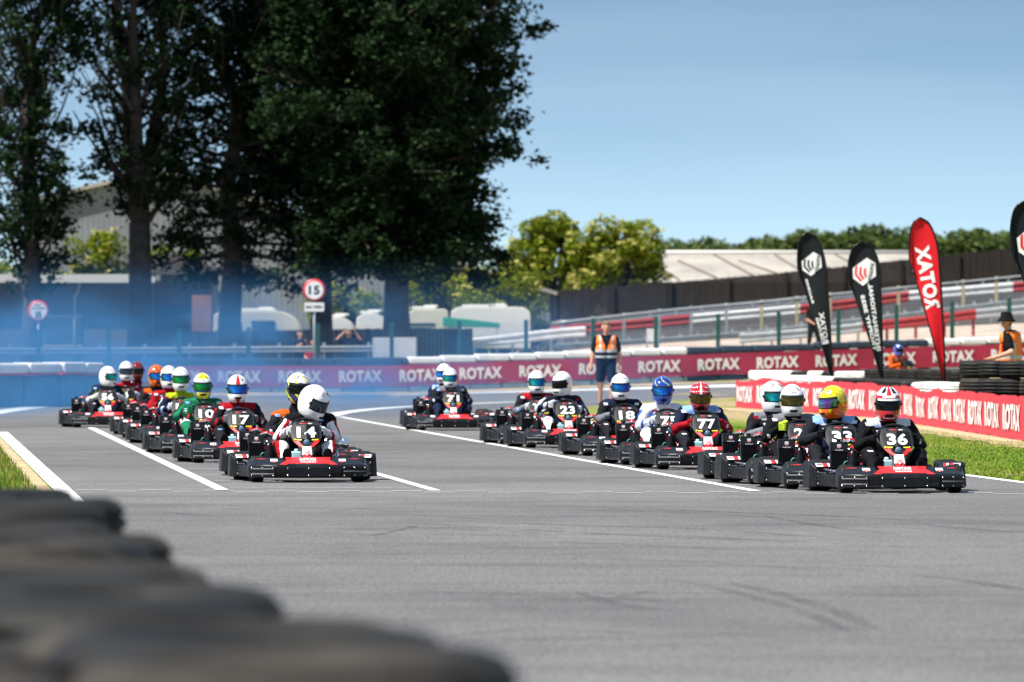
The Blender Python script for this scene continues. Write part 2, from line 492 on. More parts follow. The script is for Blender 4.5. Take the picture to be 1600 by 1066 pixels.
tag(mb.build('skid_mark', M_SKID, fix=False), kind='structure')

# dry verge beside the left edge, behind the karts and under the far barrier
def quadstrip(name, A, B, z, m):
    b = MB(); n = len(A)
    V = [(p.x, p.y, ground_z(p.x, p.y) + z) for p in A] + [(p.x, p.y, ground_z(p.x, p.y) + z) for p in B]
    b.add(V, [(i, i + 1, n + i + 1, n + i) for i in range(n - 1)])
    return tag(b.build(name, m, fix=True), kind='structure')
A = seg(LP, 5, 108, 40)
quadstrip('dirt_verge', [p + Vector((-.10, 0, 0)) for p in A], [p + Vector((-.26 - .20 * abs(sin(i * 1.7)), 0, 0)) for i, p in enumerate(A)], .003, M_DRY)
quadstrip('dry_verge', [Vector((XA(x, 199), 199, 0)) for x in (-300, 220, 640, 1000, 1300)],
          [Vector((XA(x, 206), 206, 0)) for x in (-300, 220, 640, 1000, 1300)], .006, M_DRY)

_P = [(150, 4.3), (140, 5.15), (131.8, 6.2), (125, 6.3), (117.5, 6.45), (109, 6.6), (101.3, 6.85), (92, 7.1), (80, 7.3)]
_n = 60; _ys = np.linspace(80, 150, _n); _xb = np.interp(_ys, [q[0] for q in _P][::-1], [q[1] for q in _P][::-1])
quadstrip('dirt_strip', [Vector((x_ + .5, y_, 0)) for x_, y_ in zip(_xb, _ys)], [Vector((x_ - .22 - .25 * abs(sin(y_ * .9)) - .1 * abs(sin(y_ * 2.7)), y_, 0)) for x_, y_ in zip(_xb, _ys)], .006, M_DRY)
# ------------------------------------------------------------------ grass blades in view (ground cover)
def blades(name, polyfn, n, hmin, hmax, cols, label):
    P = []
    while len(P) < n:
        p = polyfn()
        if p is not None: P.append(p)
    V = np.zeros((n * 3, 3)); 
    for i, (x, y) in enumerate(P):
        h = rnd.uniform(hmin, hmax); a = rnd.uniform(0, pi); w = rnd.uniform(.003, .008)
        z = ground_z(x, y)
        V[3 * i] = (x - w * cos(a), y - w * sin(a), z); V[3 * i + 1] = (x + w * cos(a), y + w * sin(a), z)
        V[3 * i + 2] = (x + rnd.uniform(-.03, .03), y + rnd.uniform(-.03, .03), z + h)
    b = MB(); b.v = [tuple(v) for v in V]; b.f = [(3 * i, 3 * i + 1, 3 * i + 2) for i in range(n)]
    b.m = [rnd.choice(cols) for _ in range(n)]; b.sm = [False] * n
    o = b.build(name, [mat('grass_blade_green', (.07, .15, .006), .8, spec=.15), mat('grass_blade_bright', (.14, .22, .010), .8, spec=.15), mat('grass_blade_straw', (.32, .27, .10), .8, spec=.1)], fix=False)
    return tag(o, label, 'grass', kind='stuff')
def f1():
    y = rnd.uniform(62, 118); xr = online(RP, y).x + .1
    xb = float(np.interp(y, [88, 101.3, 117.5, 131.8, 150], [6.9, 6.7, 6.3, 6.05, 4.2]))
    if y < 101: xb = 8
    if xr > xb: return None
    return (xr + (xb - xr) * rnd.random() ** 1.25, y)
blades('grass', f1, 60000, .012, .032, [0, 0, 0, 1, 1, 1, 1, 2], 'short sunlit grass verge between the kerb line and the red banner')
def f2():
    y = rnd.uniform(60, 106); return (online(LP, y).x - rnd.uniform(.25, 1.6), y)
blades('grass', f2, 22000, .03, .09, [0, 0, 1, 2], 'rough green grass at the left edge of the track')

# ------------------------------------------------------------------ tyres
def tyre_mesh(name, R, w, r_in, m, grooves=True):
    hw = w / 2
    prof = [(r_in, -hw * .55), (r_in + .01, -hw * .8), (r_in + (R - r_in) * .35, -hw * .98), (R - .06, -hw * .97), (R - .028, -hw * .86), (R - .008, -hw * .62)]
    if grooves:
        for g in (-.42, 0, .42):
            prof += [(R, (g - .1) * hw), (R - .012, (g - .06) * hw), (R - .012, (g + .06) * hw), (R, (g + .1) * hw)]
    else: prof += [(R, -hw * .3), (R, hw * .3)]
    prof += [(R - .008, hw * .62), (R - .028, hw * .86), (R - .06, hw * .97), (r_in + (R - r_in) * .35, hw * .98), (r_in + .01, hw * .8), (r_in, hw * .55)]
    b = MB(); b.lathe(prof, n=36, closed=True)
    me = b.build(name, m).data
    o = [x for x in bpy.data.objects if x.data == me][0]; bpy.data.objects.remove(o)
    return me
TY_S = {'black': tyre_mesh('tyre', .31, .265, .19, M_RUB), 'grey': tyre_mesh('tyre_grey', .31, .265, .19, M_RUBG), 'white': tyre_mesh('tyre_white', .31, .265, .19, M_RUBW)}
TY_F = {'black': tyre_mesh('tyre_front', .33, .21, .2, M_RUB), 'grey': tyre_mesh('tyre_front_grey', .33, .21, .2, M_RUBG)}
NT = [0]
def tyre(me, x, y, z, label, group, tilt=.02):
    o = bpy.data.objects.new('tyre', me); COL.objects.link(o)
    o.location = (x, y, z); o.rotation_euler = (rnd.uniform(-tilt, tilt), rnd.uniform(-tilt, tilt), rnd.uniform(0, 6.28)); k_ = rnd.uniform(.93, 1.03); o.scale = (k_, k_, 1)
    NT[0] += 1
    return tag(o, label, 'tyre', group)

# foreground wall (out of focus, lower left)
stairs = [(22.6, -1.5), (20.0, -1.18), (17.6, -.935), (15.0, -.71), (13.5, -.43), (12.8, -.28), (12.2, -.22), (11.6, -.10), (0, .0)]
d = 25.2; FGL = 'blurred dark tyre in the stacks at the near left corner, close to the lens'
while d > 9.6:
    xr = [x_ for (dd, x_) in stairs if d > dd][0] + rnd.uniform(-.02, .02)
    cx = xr - .33; top_add = rnd.uniform(-.03, .02) + (.03 if d < 13 else 0)
    for lv in range(4):
        tyre(TY_F['grey' if rnd.random() < .3 else 'black'], cx + rnd.uniform(-.03, .03), d, .105 + lv * .232 + (top_add if lv == 3 else 0), FGL, 'tyres of the blurred near wall', .03)
    if cx - .33 > -.07 * d and int(d * 3) % 2:
        for lv in range(3, 4):
            tyre(TY_F['grey' if rnd.random() < .3 else 'black'], cx - .67, d + .1, .105 + lv * .232, FGL, 'tyres of the blurred near wall', .03)
    d -= .665

# banner path (near, red) and the tyre rows behind it
NB = [(PX(1150, 638)), PX(1240, 643.5), PX(1360, 653), PX(1480, 671), PX(1600, 690), Vector((7.32, 88, 0)), Vector((7.6, 70, 0))]
def polypath(P):
    L = [0]
    for i in range(1, len(P)): L.append(L[-1] + (P[i] - P[i - 1]).length)
    def f(u):
        u = min(max(u, 0), L[-1] - 1e-6)
        i = max(j for j in range(len(L) - 1) if L[j] <= u)
        t = (u - L[i]) / (L[i + 1] - L[i]); d = (P[i + 1] - P[i]).normalized()
        return P[i].lerp(P[i + 1], t), d
    return f, L[-1]
nbf, nbl = polypath(NB)
def nb_x(y):   # banner x at depth y
    ys = [p.y for p in NB][::-1]; xs = [p.x for p in NB][::-1]
    return float(np.interp(y, ys, xs))
TY_L = {k_: tyre_mesh('tyre_low_' + k_, .31, .228, .19, m_) for k_, m_ in (('black', M_RUB), ('grey', M_RUBG), ('white', M_RUBW))}
y = 149.6
while y > 119.5:
    wt = y > 139 or y < 124.5
    for lv in range(3):
        white = wt and lv == 2
        tyre(TY_L['white' if white else ('grey' if rnd.random() < .3 else 'black')], nb_x(y) + .55 + rnd.uniform(-.03, .03), y, .115 + lv * .23,
             'white painted tyre topping the row just behind the red banner' if white else 'black tyre in the low row just behind the red banner',
             'white tyres behind the red banner' if white else 'black tyres behind the red banner')
    y -= .9
def cross_row(px0, Y0, n, lv_n, dx, dy, meshes, pitch, lab, grp, white_top=None):
    x0 = XA(px0, Y0)
    for i in range(n):
        for lv in range(lv_n):
            wh = white_top and lv == lv_n - 1 and white_top[i % len(white_top)] == 'w'
            tyre(meshes['white' if wh else ('grey' if rnd.random() < .35 else 'black')], x0 + i * dx + rnd.uniform(-.03, .03), Y0 + i * dy + rnd.uniform(-.03, .03), pitch / 2 + lv * pitch,
                 lab.replace('black', 'white painted') if wh else lab, (grp + ', white') if wh else grp)
cross_row(1529, 112.6, 7, 4, .27, -.56, TY_S, .272, 'black tyre in the tall stacks the seated marshal leans on', 'tyres in the tall stacks by the seated marshal')
cross_row(1372, 151, 8, 3, .25, -.56, TY_S, .27, 'black tyre in the row right at the foot of the red feather flag', 'tyres in the row at the red flag')
cross_row(1452, 123.5, 4, 3, .27, -.55, TY_L, .23, 'black tyre low in the short row before the tall stacks', 'tyres of the short white topped row', 'wwww')
cross_row(1190, 163, 8, 3, .30, -.54, TY_L, .24, 'black tyre in the row behind the two black feather flags', 'tyres behind the black flags', 'wwwbwbww')
print('TYRES', NT[0])

# ------------------------------------------------------------------ banners with the name in white
M_BANN = mat('red_banner_cloth', (.56, .022, .045), .6, noise=.10, nscale=1.5, bump=.15, bscale=6)
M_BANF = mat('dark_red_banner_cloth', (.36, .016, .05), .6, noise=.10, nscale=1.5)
M_LET = mat('white_banner_print', (.78, .76, .75), .6)
def banner(name, f, L, z0, h, m, pitch, lw, lh, label, wob, step=.25, sag=0.0, u_off=0.0, zg=True, lm=None):
    e = empty(name, f(0)[0]); org = f(0)[0]
    def pt(u, v, off=0):
        p, d = f(u); n = Vector((d.y, -d.x, 0))
        if n.y > 0: n = -n
        fold = wob * (sin(u * 2.1) * .6 + sin(u * 5.3 + 1) * .3 + sin(u * .83 + v * 4) * .5)
        scal = sag * (.5 + .5 * sin(u * .9 + 1.3 * sin(u * .37))) * (.55 + .45 * sin(u * .23 + 1)) + .25 * sag * max(0, sin(u * 2.3 + 2 * sin(u * .5))) ** 3
        q = p + n * (fold * (.35 + .65 * sin(pi * min(1, max(0, v / h)))) + off)
        z = (ground_z(p.x, p.y) if zg else 0) + z0 + v * (1 - scal * (v / h)) + .012 * sin(u * 3.1) * (1 - v / h)
        return Vector((q.x - org.x, q.y - org.y, z - org.z))
    nu = int(L / step); nv = 8
    b = MB()
    vs = [pt(L * i / nu, h * j / nv) for i in range(nu + 1) for j in range(nv + 1)]
    vb = [pt(L * i / nu, h * j / nv, -.006) for i in range(nu + 1) for j in range(nv + 1)]
    fs = [(i * (nv + 1) + j, (i + 1) * (nv + 1) + j, (i + 1) * (nv + 1) + j + 1, i * (nv + 1) + j + 1) for i in range(nu) for j in range(nv)]
    b.add(vs, fs, 0, True); b.add(vb, [tuple(reversed(q)) for q in fs], 0, True)
    b.build('cloth', m, e, fix=False)
    t = MB(); u = u_off + (pitch(0) if callable(pitch) else pitch) / 2; pfn = pitch if callable(pitch) else None
    while u + lw / 2 < L:
        if pfn: pitch = pfn(u); lw = pitch * .76
        uu = u
        if f(0)[0].x > f(L)[0].x: uu = L - u
        s_ = 1 if f(L)[0].x > f(0)[0].x else -1
        put_text(t, 'ROTAX', lambda a, c: pt(uu + s_ * a, (h - lh) / 2 + c, .018), lw, lh, 0, .045, 16)
        u += pitch
    t.build('lettering', lm or M_LET, e, fix=False)
    return e
e = banner('banner', nbf, nbl, .01, .62, M_BANN, (lambda u: float(np.interp(u, [0, 20, 35, 52, 90], [2.5, 2.7, 2.6, 3.9, 4.3]))), 1.9, .37, None, .013, .15, sag=.13)
tag(e, 'bright red sagging cloth banner on the grass edge before the tyre stacks', 'banner')
# support boards behind: nothing; far banner
FBp = [(160, 609), (220, 608), (430, 607), (640, 604), (860, 599), (1000, 595), (1077, 591.5), (1160, 586.5), (1300, 581.5), (1540, 573.5), (1700, 567)]
def fpt(px):
    Y = 206 + (px - 640) * .004
    return Vector((XA(px, Y), Y, 0))
FB = [fpt(p[0]) for p in FBp]
fbf, fbl = polypath(FB[1:])
fbf0, fbl0 = polypath(FB)
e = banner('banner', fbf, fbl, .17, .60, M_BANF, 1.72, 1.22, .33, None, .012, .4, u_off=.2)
tag(e, 'long dark red banner fixed along the far tyre barrier', 'banner')

# far barrier: rolls of covered tyres behind the long banner
def barrier(name, f, u0, u1, w, zs, mats_, label, lump=.9, back=.02):
    e = empty(name, f((u0 + u1) / 2)[0]); org = f((u0 + u1) / 2)[0]
    for (pn, za, zb, mm) in zs:
        b = MB(); u = u0
        while u < u1 - .01:
            l = min(lump * rnd.uniform(.85, 1.15), u1 - u)
            p, d = f(u + l / 2); n = Vector((-d.y, d.x, 0))
            if n.y < 0: n = -n
            c = p + n * (back + w / 2); g = ground_z(c.x, c.y)
            ang = math.atan2(d.y, d.x)
            zc = (za + zb) / 2; hh = (zb - za)
            b.box((c.x - org.x, c.y - org.y, g + zc - org.z + rnd.uniform(-.012, .012)), (l - .02, w + rnd.uniform(-.02, .02), hh), 0, (0, 0, ang))
            u += l
        o = b.build(pn, mm, e, bevel=.05)
    return tag(e, label, 'tyre barrier', 'sections of the far tyre barrier')
def upx(px):  # arc length on full far path at photo column px
    best = min(range(400), key=lambda i: abs((fbf0(fbl0 * i / 400)[0].x) / fbf0(fbl0 * i / 400)[0].y * F + 800 - px))
    return fbl0 * best / 400
M_NAVY = mat('dark_blue_rubber_cover', (.02, .035, .06), .6, noise=.3, nscale=3)
M_WCOV = mat('white_barrier_cover', (.78, .78, .76), .55, noise=.08, nscale=3)
M_PALEB = mat('pale_blue_painted_base', (.34, .42, .50), .7, noise=.15, nscale=3)
for (a, c, tm, bm_, lab) in ((225, 640, M_NAVY, M_PALEB, 'far barrier section with dark blue top roll, behind the left part of the long banner'),
                            (640, 1077, M_WCOV, M_PALEB, 'far barrier section with white top roll, right behind the standing marshal'),
                            (1077, 1452, M_NAVY, M_NAVY, 'far barrier section with dark top roll, below the bank with the red guardrail'),
                            (1452, 1690, M_WCOV, M_WCOV, 'far barrier section with white top roll, beside the seated marshal')):
    barrier('tyre_barrier', fbf0, upx(a), upx(c), .55, [('base', .0, .17, bm_), ('core', .17, .78, M_RUB), ('top_roll', .78, .98, tm)], None, lab)
# nearer barrier at the left with white rolls
LB = [PX(-260, 641), PX(0, 637), PX(110, 636), PX(166, 635)]
lbf, lbl = polypath(LB)
M_BLUEW = mat('blue_painted_tyres', (.07, .16, .27), .6, noise=.25, nscale=3)
barrier('tyre_barrier', lbf, 0, lbl, .6, [('base', .0, .66, M_BLUEW), ('band', .66, .70, M_RED), ('top_roll', .70, .92, M_WCOV)], None, 'low blue tyre barrier with a white segmented top, at the left beyond the smoke', lump=.95)

# ------------------------------------------------------------------ feather flags
def shield_polys(s=1.0, inv=False):
    out = [(-.5, .5), (.5, .5), (.5, -.25), (0, -.62), (-.5, -.25)]
    ch = []
    for k in range(3):
        y = .12 - k * .19
        ch.append([(-.36, y), (0, y - .24), (.36, y), (.36, y - .1), (0, y - .34), (-.36, y - .1)])
    ch = [[(x, yy) for x, yy in c] for c in ch]
    return [(x * s, y * s) for x, y in out], [[(x * s, y * s) for x, y in c] for c in ch]

def flag(base, top_z, lean, w, cloth, edge, label, kind, emb_col=None, yaw=0.0):
    """base point (foot of the pole), flag leaning to the left by lean metres at the top"""
    gz = ground_z(base.x, base.y)
    e = empty('feather_flag', (base.x, base.y, gz), yaw)
    Ht = top_z - gz
    # leading edge (pole) curve on the right, trailing edge on the left
    n = 48
    Z0 = .62
    def spine(t):  # right hand edge, the pole, t 0..1 from cloth foot to the top
        z = Z0 + (Ht - Z0) * t
        x = -lean * (.04 + .62 * t + .30 * t ** 3.0)
        return x, z
    R_, L_ = [], []
    for i in range(n + 1):
        t = i / n
        x, z = spine(t)
        # width profile : tapering to the foot, full near 80 %, round at the top
        wd = w * (.04 + .96 * min(1, (t / .74)) ** 1.08) if t < .74 else w * math.sqrt(max(0, 1 - ((t - .74) / .26) ** 2.3))
        if t >= .74:
            xr = x - (w - wd) * .52; xl = xr - wd
        else: xr = x; xl = x - wd
        R_.append((xr, z)); L_.append((xl, z))
    b = MB()
    V = []
    for i in range(n + 1):
        for j in range(9):
            a = j / 8; x = R_[i][0] * (1 - a) + L_[i][0] * a; z = R_[i][1]
            V.append((x, .05 * sin(z * 2.3 + a * 2) * a, z))
    Fs = [(i * 9 + j, i * 9 + j + 1, (i + 1) * 9 + j + 1, (i + 1) * 9 + j) for i in range(n) for j in range(8)]
    b.add(V, Fs, 0, True); b.add([(x, y + .008, z) for x, y, z in V], [tuple(reversed(q)) for q in Fs], 0, True)
    b.build('cloth', cloth, e, fix=False)
    def wave(x, z):
        t = (z - Z0) / (Ht - Z0); i = int(min(max(t, 0), .999) * n)
        a = (R_[i][0] - x) / max(1e-3, (R_[i][0] - L_[i][0])); return .05 * sin(z * 2.3 + a * 2) * a
    # hem and pole
    p = MB()
    pole = [(0.0, .02, .0), (-lean * .03, .02, Z0 * .6)] + [(x + .012, .004, z) for x, z in R_] + [(x - .01, .004, z) for x, z in reversed(L_[int(n * .70):])]
    p.tube(pole, [.02] * (len(pole) - 12) + [.016] * 12, 6); p.build('pole', M_BLK, e)
    hm = MB(); hem = [(x, -.002 + wave(x, z), z) for x, z in L_[:int(n * .71)]]
    hm.tube(hem, .013, 5); hm.build('hem', M_BLK, e)
    # foot spike and base
    fb = MB(); fb.lathe([(.0, .0), (.2, .0), (.2, .02), (.06, .05), (.03, .25), (.0, .25)], n=16); fb.build('base', M_BLK2, e)
    def onflag(cx_t, off):  # frame along the flag: origin at height fraction t, offset from the pole edge
        pass
    def frame(t, frac):
        i = int(t * n); x = R_[i][0] * (1 - frac) + L_[i][0] * frac; z = R_[i][1]
        i2 = min(n, i + 3); i1 = max(0, i - 3)
        up = Vector((R_[i2][0] * (1 - frac) + L_[i2][0] * frac - R_[i1][0] * (1 - frac) - L_[i1][0] * frac, 0, R_[i2][1] - R_[i1][1])).normalized()
        rt = Vector((up.z, 0, -up.x)); return Vector((x, 0, z)), up, rt
    def txt(s, t, frac, length, h, mi=0, name='lettering', mm=M_WHT):
        o_, up, rt = frame(t, frac); tb = MB()
        # seen from behind the cloth: reads upwards with the letters' tops to the right
        def fn(u, v):
            q = o_ + up * u + rt * (v - h / 2); return (q.x, wave(q.x, q.z) - .008, q.z)
        put_text(tb, s, fn, length, h, 0, .05); tb.build(name, mm, e, fix=False)
    if kind == 'red':
        txt('ROTAX', .655, .50, 1.10, .25)
    else:
        # hexagonal emblem
        o_, up, rt = frame(.80, .50)
        a = .98
        up2 = (up * cos(.12) + rt * sin(.12)).normalized(); rt2 = Vector((up2.z, 0, -up2.x))
        sz = w * .70
        em = MB()
        def pp(x, z, off=-.008):
            q = o_ + rt2 * x * sz + up2 * z * sz; return (q.x, wave(q.x, q.z) + off, q.z)
        hexp = [(-.52, .10), (.10, .62), (.50, .40), (.56, -.18), (.0, -.66), (-.46, -.36)]
        em.add([pp(*q) for q in hexp], [tuple(range(6))], 0)
        for k in range(3):
            x0 = -.40 + k * .20; sh = .04 * k; hh = .30 - .08 * k
            em.add([pp(x0, hh - .12 + sh, -.012), (pp(x0 + .09, hh - .05 + sh, -.012)), pp(x0 + .09, -.16 + sh, -.012), pp(x0 + .34 - .1 * k, -.40 + sh + .06 * k, -.012), pp(x0 + .29 - .1 * k, -.50 + sh + .06 * k, -.012), pp(x0, -.20 + sh, -.012)],
                   [(0, 1, 2, 5), (5, 2, 3, 4)], 1)
        # name set along the right edge of the emblem
        q1, q2 = Vector(pp(.24, -.42)), Vector(pp(.34, .42))
        dd = (q2 - q1).normalized(); nn = Vector((dd.z, 0, -dd.x))
        def fn(u, v):
            q = (q1 + q2) / 2 + dd * u + nn * (v - .02); return (q.x, wave(q.x, q.z) - .013, q.z)
        put_text(em, 'ROTAX', fn, .36, .07, 2, .04)
        em.build('emblem', [M_WHT, emb_col, M_DGREY], e, fix=False)
        if kind == 'international':
            txt('INTERNATIONAL', .46, .34, 1.30, .085)
            txt('TROPHY 2025', .43, .70, 1.10, .075)
        elif kind == 'racing':
            txt('ROTAX', .37, .45, .62, .10)
            txt('KARTING', .35, .80, .52, .05)
            txt('RACING', .615, .80, .48, .045)
    return tag(e, label, 'flag', 'feather flags along the infield')
M_FB = mat('black_flag_cloth', (.010, .013, .016), .75, spec=.2, noise=.1, nscale=3)
M_FR = mat('red_flag_cloth', (.66, .012, .02), .7, spec=.2, noise=.06, nscale=3)
def fl(xb, yb, ytop, Y, xt, wpx, *a, **k):
    s = F / Y
    return flag(Vector((XA(xb, Y), Y, 0)), H + (HY - ytop) / s, (xb - xt) / s, wpx / s, *a, **k)
fl(1301, 582, 364, 142, 1283, 42, M_FB, M_BLK, 'black feather flag with a white and black hexagon emblem, left of the flag group', 'racing', emb_col=M_BLK)
fl(1379, 578, 379, 141, 1372, 49, M_FB, M_BLK, 'black feather flag with red chevron emblem, next to the red flag', 'international', emb_col=M_RED)
fl(1477, 592, 341, 127, 1460, 44, M_FR, M_BLK, 'bright red feather flag with white lettering', 'red')
fl(1665, 640, 314, 106, 1637, 66, M_FB, M_BLK, 'black feather flag with red chevrons cut by the right frame edge, above the seated marshal', 'emblem', emb_col=M_RED)

# ------------------------------------------------------------------ bodies: capsules merged into one skin
def capsules(segs, voxel, name, mats, bone_mat, smooth_it=4, inflate=0.0, paint=None):
    b = MB()
    for (p0, r0, p1, r1, tagn) in segs:
        p0, p1 = Vector(p0), Vector(p1); r0 += inflate; r1 += inflate
        d = (p1 - p0); L = d.length
        if L < 1e-5: d = Vector((0, 0, 1))
        d.normalize()
        pts, rs = [], []
        for k in range(5):
            a = -pi / 2 + (pi / 2) * k / 4 + .02; pts.append(p0 + d * (sin(a) * r0)); rs.append(max(.001, cos(a) * r0))
        if L > .06:
            for k in range(1, 4): pts.append(p0.lerp(p1, k / 4)); rs.append(lerp(r0, r1, k / 4))
        for k in range(5):
            a = (pi / 2) * k / 4 - .02; pts.append(p1 + d * (sin(a) * r1)); rs.append(max(.001, cos(a) * r1))
        b.tube(pts, rs, 12)
    o = b.build(name, mats)
    md = o.modifiers.new('r', 'REMESH'); md.mode = 'VOXEL'; md.voxel_size = voxel
    if smooth_it:
        ms = o.modifiers.new('s', 'SMOOTH'); ms.factor = .5; ms.iterations = smooth_it
    dg = bpy.context.evaluated_depsgraph_get(); dg.update()
    me = bpy.data.meshes.new_from_object(o.evaluated_get(dg))
    old = o.data; bpy.data.objects.remove(o); bpy.data.meshes.remove(old)
    me.name = name
    me.materials.clear()
    for m in mats: me.materials.append(m)
    nf = len(me.polygons)
    c = np.zeros(nf * 3); me.polygons.foreach_get('center', c); c = c.reshape(-1, 3)
    best = np.full(nf, 1e9); bi = np.zeros(nf, int)
    for i, (p0, r0, p1, r1, tg) in enumerate(segs):
        a = np.array(p0, float); d = np.array(p1, float) - a; L2 = max(1e-9, (d * d).sum())
        t = np.clip(((c - a) @ d) / L2, 0, 1)
        dist = np.linalg.norm(c - (a + t[:, None] * d), axis=1) - (r0 + (r1 - r0) * t)
        k = dist < best; best[k] = dist[k]; bi[k] = i
    mi = [0] * nf
    for f in range(nf):
        tg = segs[bi[f]][4]
        mi[f] = paint(tg, c[f]) if paint else bone_mat.get(tg, 0)
    me.polygons.foreach_set('material_index', mi)
    me.polygons.foreach_set('use_smooth', [True] * nf)
    me.update()
    return me

def catmull(xs, ys, q):
    out = []
    for v in q:
        i = min(max(np.searchsorted(xs, v) - 1, 0), len(xs) - 2)
        t = (v - xs[i]) / (xs[i + 1] - xs[i])
        y0 = ys[max(i - 1, 0)]; y1 = ys[i]; y2 = ys[i + 1]; y3 = ys[min(i + 2, len(ys) - 1)]
        out.append(.5 * (2 * y1 + (y2 - y0) * t + (2 * y0 - 5 * y1 + 4 * y2 - y3) * t * t + (3 * y1 - y0 - 3 * y2 + y3) * t ** 3))
    return out

# helmet profile, bottom rim to crown; front is -y
HZ = [-.150, -.125, -.085, -.035, .02, .07, .105, .130, .146, .152]
HW = [.088, .104, .117, .125, .127, .116, .094, .066, .034, .001]
HFR = [.128, .152, .163, .158, .150, .132, .106, .074, .038, .001]
HBK = [.088, .112, .134, .150, .152, .138, .113, .080, .042, .001]
NH, NA = 46, 72
_q = [-.150 + .302 * (1 - (1 - k / NH) ** 1.25) for k in range(NH + 1)]
_hw, _hf, _hb = catmull(HZ, HW, _q), catmull(HZ, HFR, _q), catmull(HZ, HBK, _q)
def hpoint(z, a, off=0.0):
    w = float(np.interp(z, _q, _hw)); f = float(np.interp(z, _q, _hf)); bk = float(np.interp(z, _q, _hb))
    return hp3(w, f, bk, z, a, off)
def hp3(w, f, bk, z, a, off=0.0):
    # a = 0 faces -y (front), positive to +x
    sx, cy = sin(a), cos(a)
    ex = .88
    x = math.copysign(abs(sx) ** ex, sx) * (w + off)
    y = -math.copysign(abs(cy) ** ex, cy) * ((f if cy > 0 else bk) + off)
    return (x, y, z * 1.07)
VIS_LO, VIS_HI, VIS_A = -.044, .040, 1.24
def helmet_parts(paint, mats_, visor_mat, parent, loc, rot, scale=1.0, band=None, text=None):
    b = MB()
    vs = [hp3(max(.001, _hw[i]), max(.001, _hf[i]), max(.001, _hb[i]), _q[i], 2 * pi * k / NA) for i in range(NH + 1) for k in range(NA)]
    b.v = vs
    for i in range(NH):
        zc = (_q[i] + _q[i + 1]) / 2
        for k in range(NA):
            k2 = (k + 1) % NA; a = 2 * pi * (k + .5) / NA
            if a > pi: a -= 2 * pi
            b.f.append((i * NA + k, i * NA + k2, (i + 1) * NA + k2, (i + 1) * NA + k))
            edge = abs(a) < VIS_A + .07 and VIS_LO - .010 < zc < VIS_HI + .010
            b.m.append(1 if edge else paint(a, zc)); b.sm.append(True)
    # bottom trim ring and liner
    b.f.append(tuple(reversed(range(NA)))); b.m.append(1); b.sm.append(False)
    h = b.build('helmet', mats_, parent)
    h.location = loc; h.rotation_euler = rot; h.scale = (scale * .925, scale * .94, scale * .955)
    v = MB(); nz, na = 8, 30
    V = []
    for i in range(nz + 1):
        z = lerp(VIS_LO, VIS_HI, i / nz)
        for k in range(na + 1):
            a = lerp(-VIS_A, VIS_A, k / na); pinch = 1 - .25 * abs(a / VIS_A) ** 3
            zz = (z - .004) * pinch + .004
            V.append(hpoint(zz, a, .005))
    v.add(V, [(i * (na + 1) + k, i * (na + 1) + k + 1, (i + 1) * (na + 1) + k + 1, (i + 1) * (na + 1) + k) for i in range(nz) for k in range(na)], 0, True)
    for sgn in (-1, 1):
        c = Vector(hpoint(.0, sgn * (VIS_A + .06), .004))
        v.lathe([(0, sgn * .012), (.014, sgn * .010), (.018, 0)], c=tuple(c), axis='x', n=12, mi=1)
    v.build('visor', [visor_mat, M_BLK], h, fix=False)
    d = MB()
    # sun strip over the visor, vents and chin vent, small maker's mark plate
    V = []
    for i in range(2):
        z = (.034, .052)[i]
        for k in range(17): V.append(hpoint(z, lerp(-.95, .95, k / 16), .0075))
    d.add(V, [(k, k + 1, 17 + k + 1, 17 + k) for k in range(16)], 0, True)
    for sgn in (-1, 1):
        for (zz, aa) in ((.105, .5), (.118, .35)):
            c = Vector(hpoint(zz, sgn * aa, .001)); d.box(tuple(c), (.018, .012, .008), 1, (.6, 0, sgn * -.4))
    V = [hpoint(zz, lerp(-.30, .30, k / 8), .004) for zz in (-.108, -.086) for k in range(9)]
    d.add(V, [(k, k + 1, 9 + k + 1, 9 + k) for k in range(8)], 1, True)
    if text:
        vs2, fs2 = text2d(text, .03); sx = .05 / (vs2[:, 0].max() - vs2[:, 0].min())
        d.add([hpoint(.072 + y_ * .012, x_ * sx / .15, .0025) for x_, y_ in vs2], fs2, 1)
    d.build('helmet_trim', [band or M_DGREY, M_BLK], h, fix=False)
    return h

def glove(parent, c, d_in, mm, curl_r=.016, sgn=1):
    """hand wrapped on the wheel rim: palm plus five fingers"""
    b = MB(); c = Vector(c)
    b.box(tuple(c), (.05, .06, .075), 0, (.2, 0, sgn * .3))
    for k in range(4):
        zz = .034 - k * .022; r = .0095 if k < 3 else .008
        pts = []
        for j in range(6):
            a = -.5 + j * .62
            pts.append(c + Vector((-sgn * (.02 + .022 * sin(a)), -.032 - .024 * cos(a) + .01, zz - .002 * j)))
        b.tube(pts, [r, r, r, r * .95, r * .9, r * .7], 6)
    b.tube([c + Vector((-sgn * .01, -.01, .036)), c + Vector((-sgn * .035, -.028, .05)), c + Vector((-sgn * .055, -.045, .045))], [.013, .012, .009], 6)
    return b.build('glove', mm, parent, bevel=.012)

# ------------------------------------------------------------------ kart
def bump_y(x):
    a = max(0, abs(x) - .28) / .31
    return -.975 + .17 * a ** 1.8
BZ0, BZ1, BZ2, BDEP = .045, .175, .245, .20
def slope(x, t, off=.004):
    """point on the sloping top face of the nose, t 0 (front edge) to 1 (back edge)"""
    y = bump_y(x) + .012 + BDEP * t; z = BZ1 + (BZ2 - BZ1) * t
    n = Vector((0, -(BZ2 - BZ1), BDEP)).normalized()
    return Vector((x, y, z)) + n * off

def add_shield(mb, fn, s, m0=0, m1=1):
    out, ch = shield_polys(s)
    mb.add([fn(x, y, 0) for x, y in out], [tuple(range(len(out)))], m0)
    for c in ch: mb.add([fn(x, y, .0015) for x, y in c], [(0, 1, 4, 5), (1, 2, 3, 4)], m1)

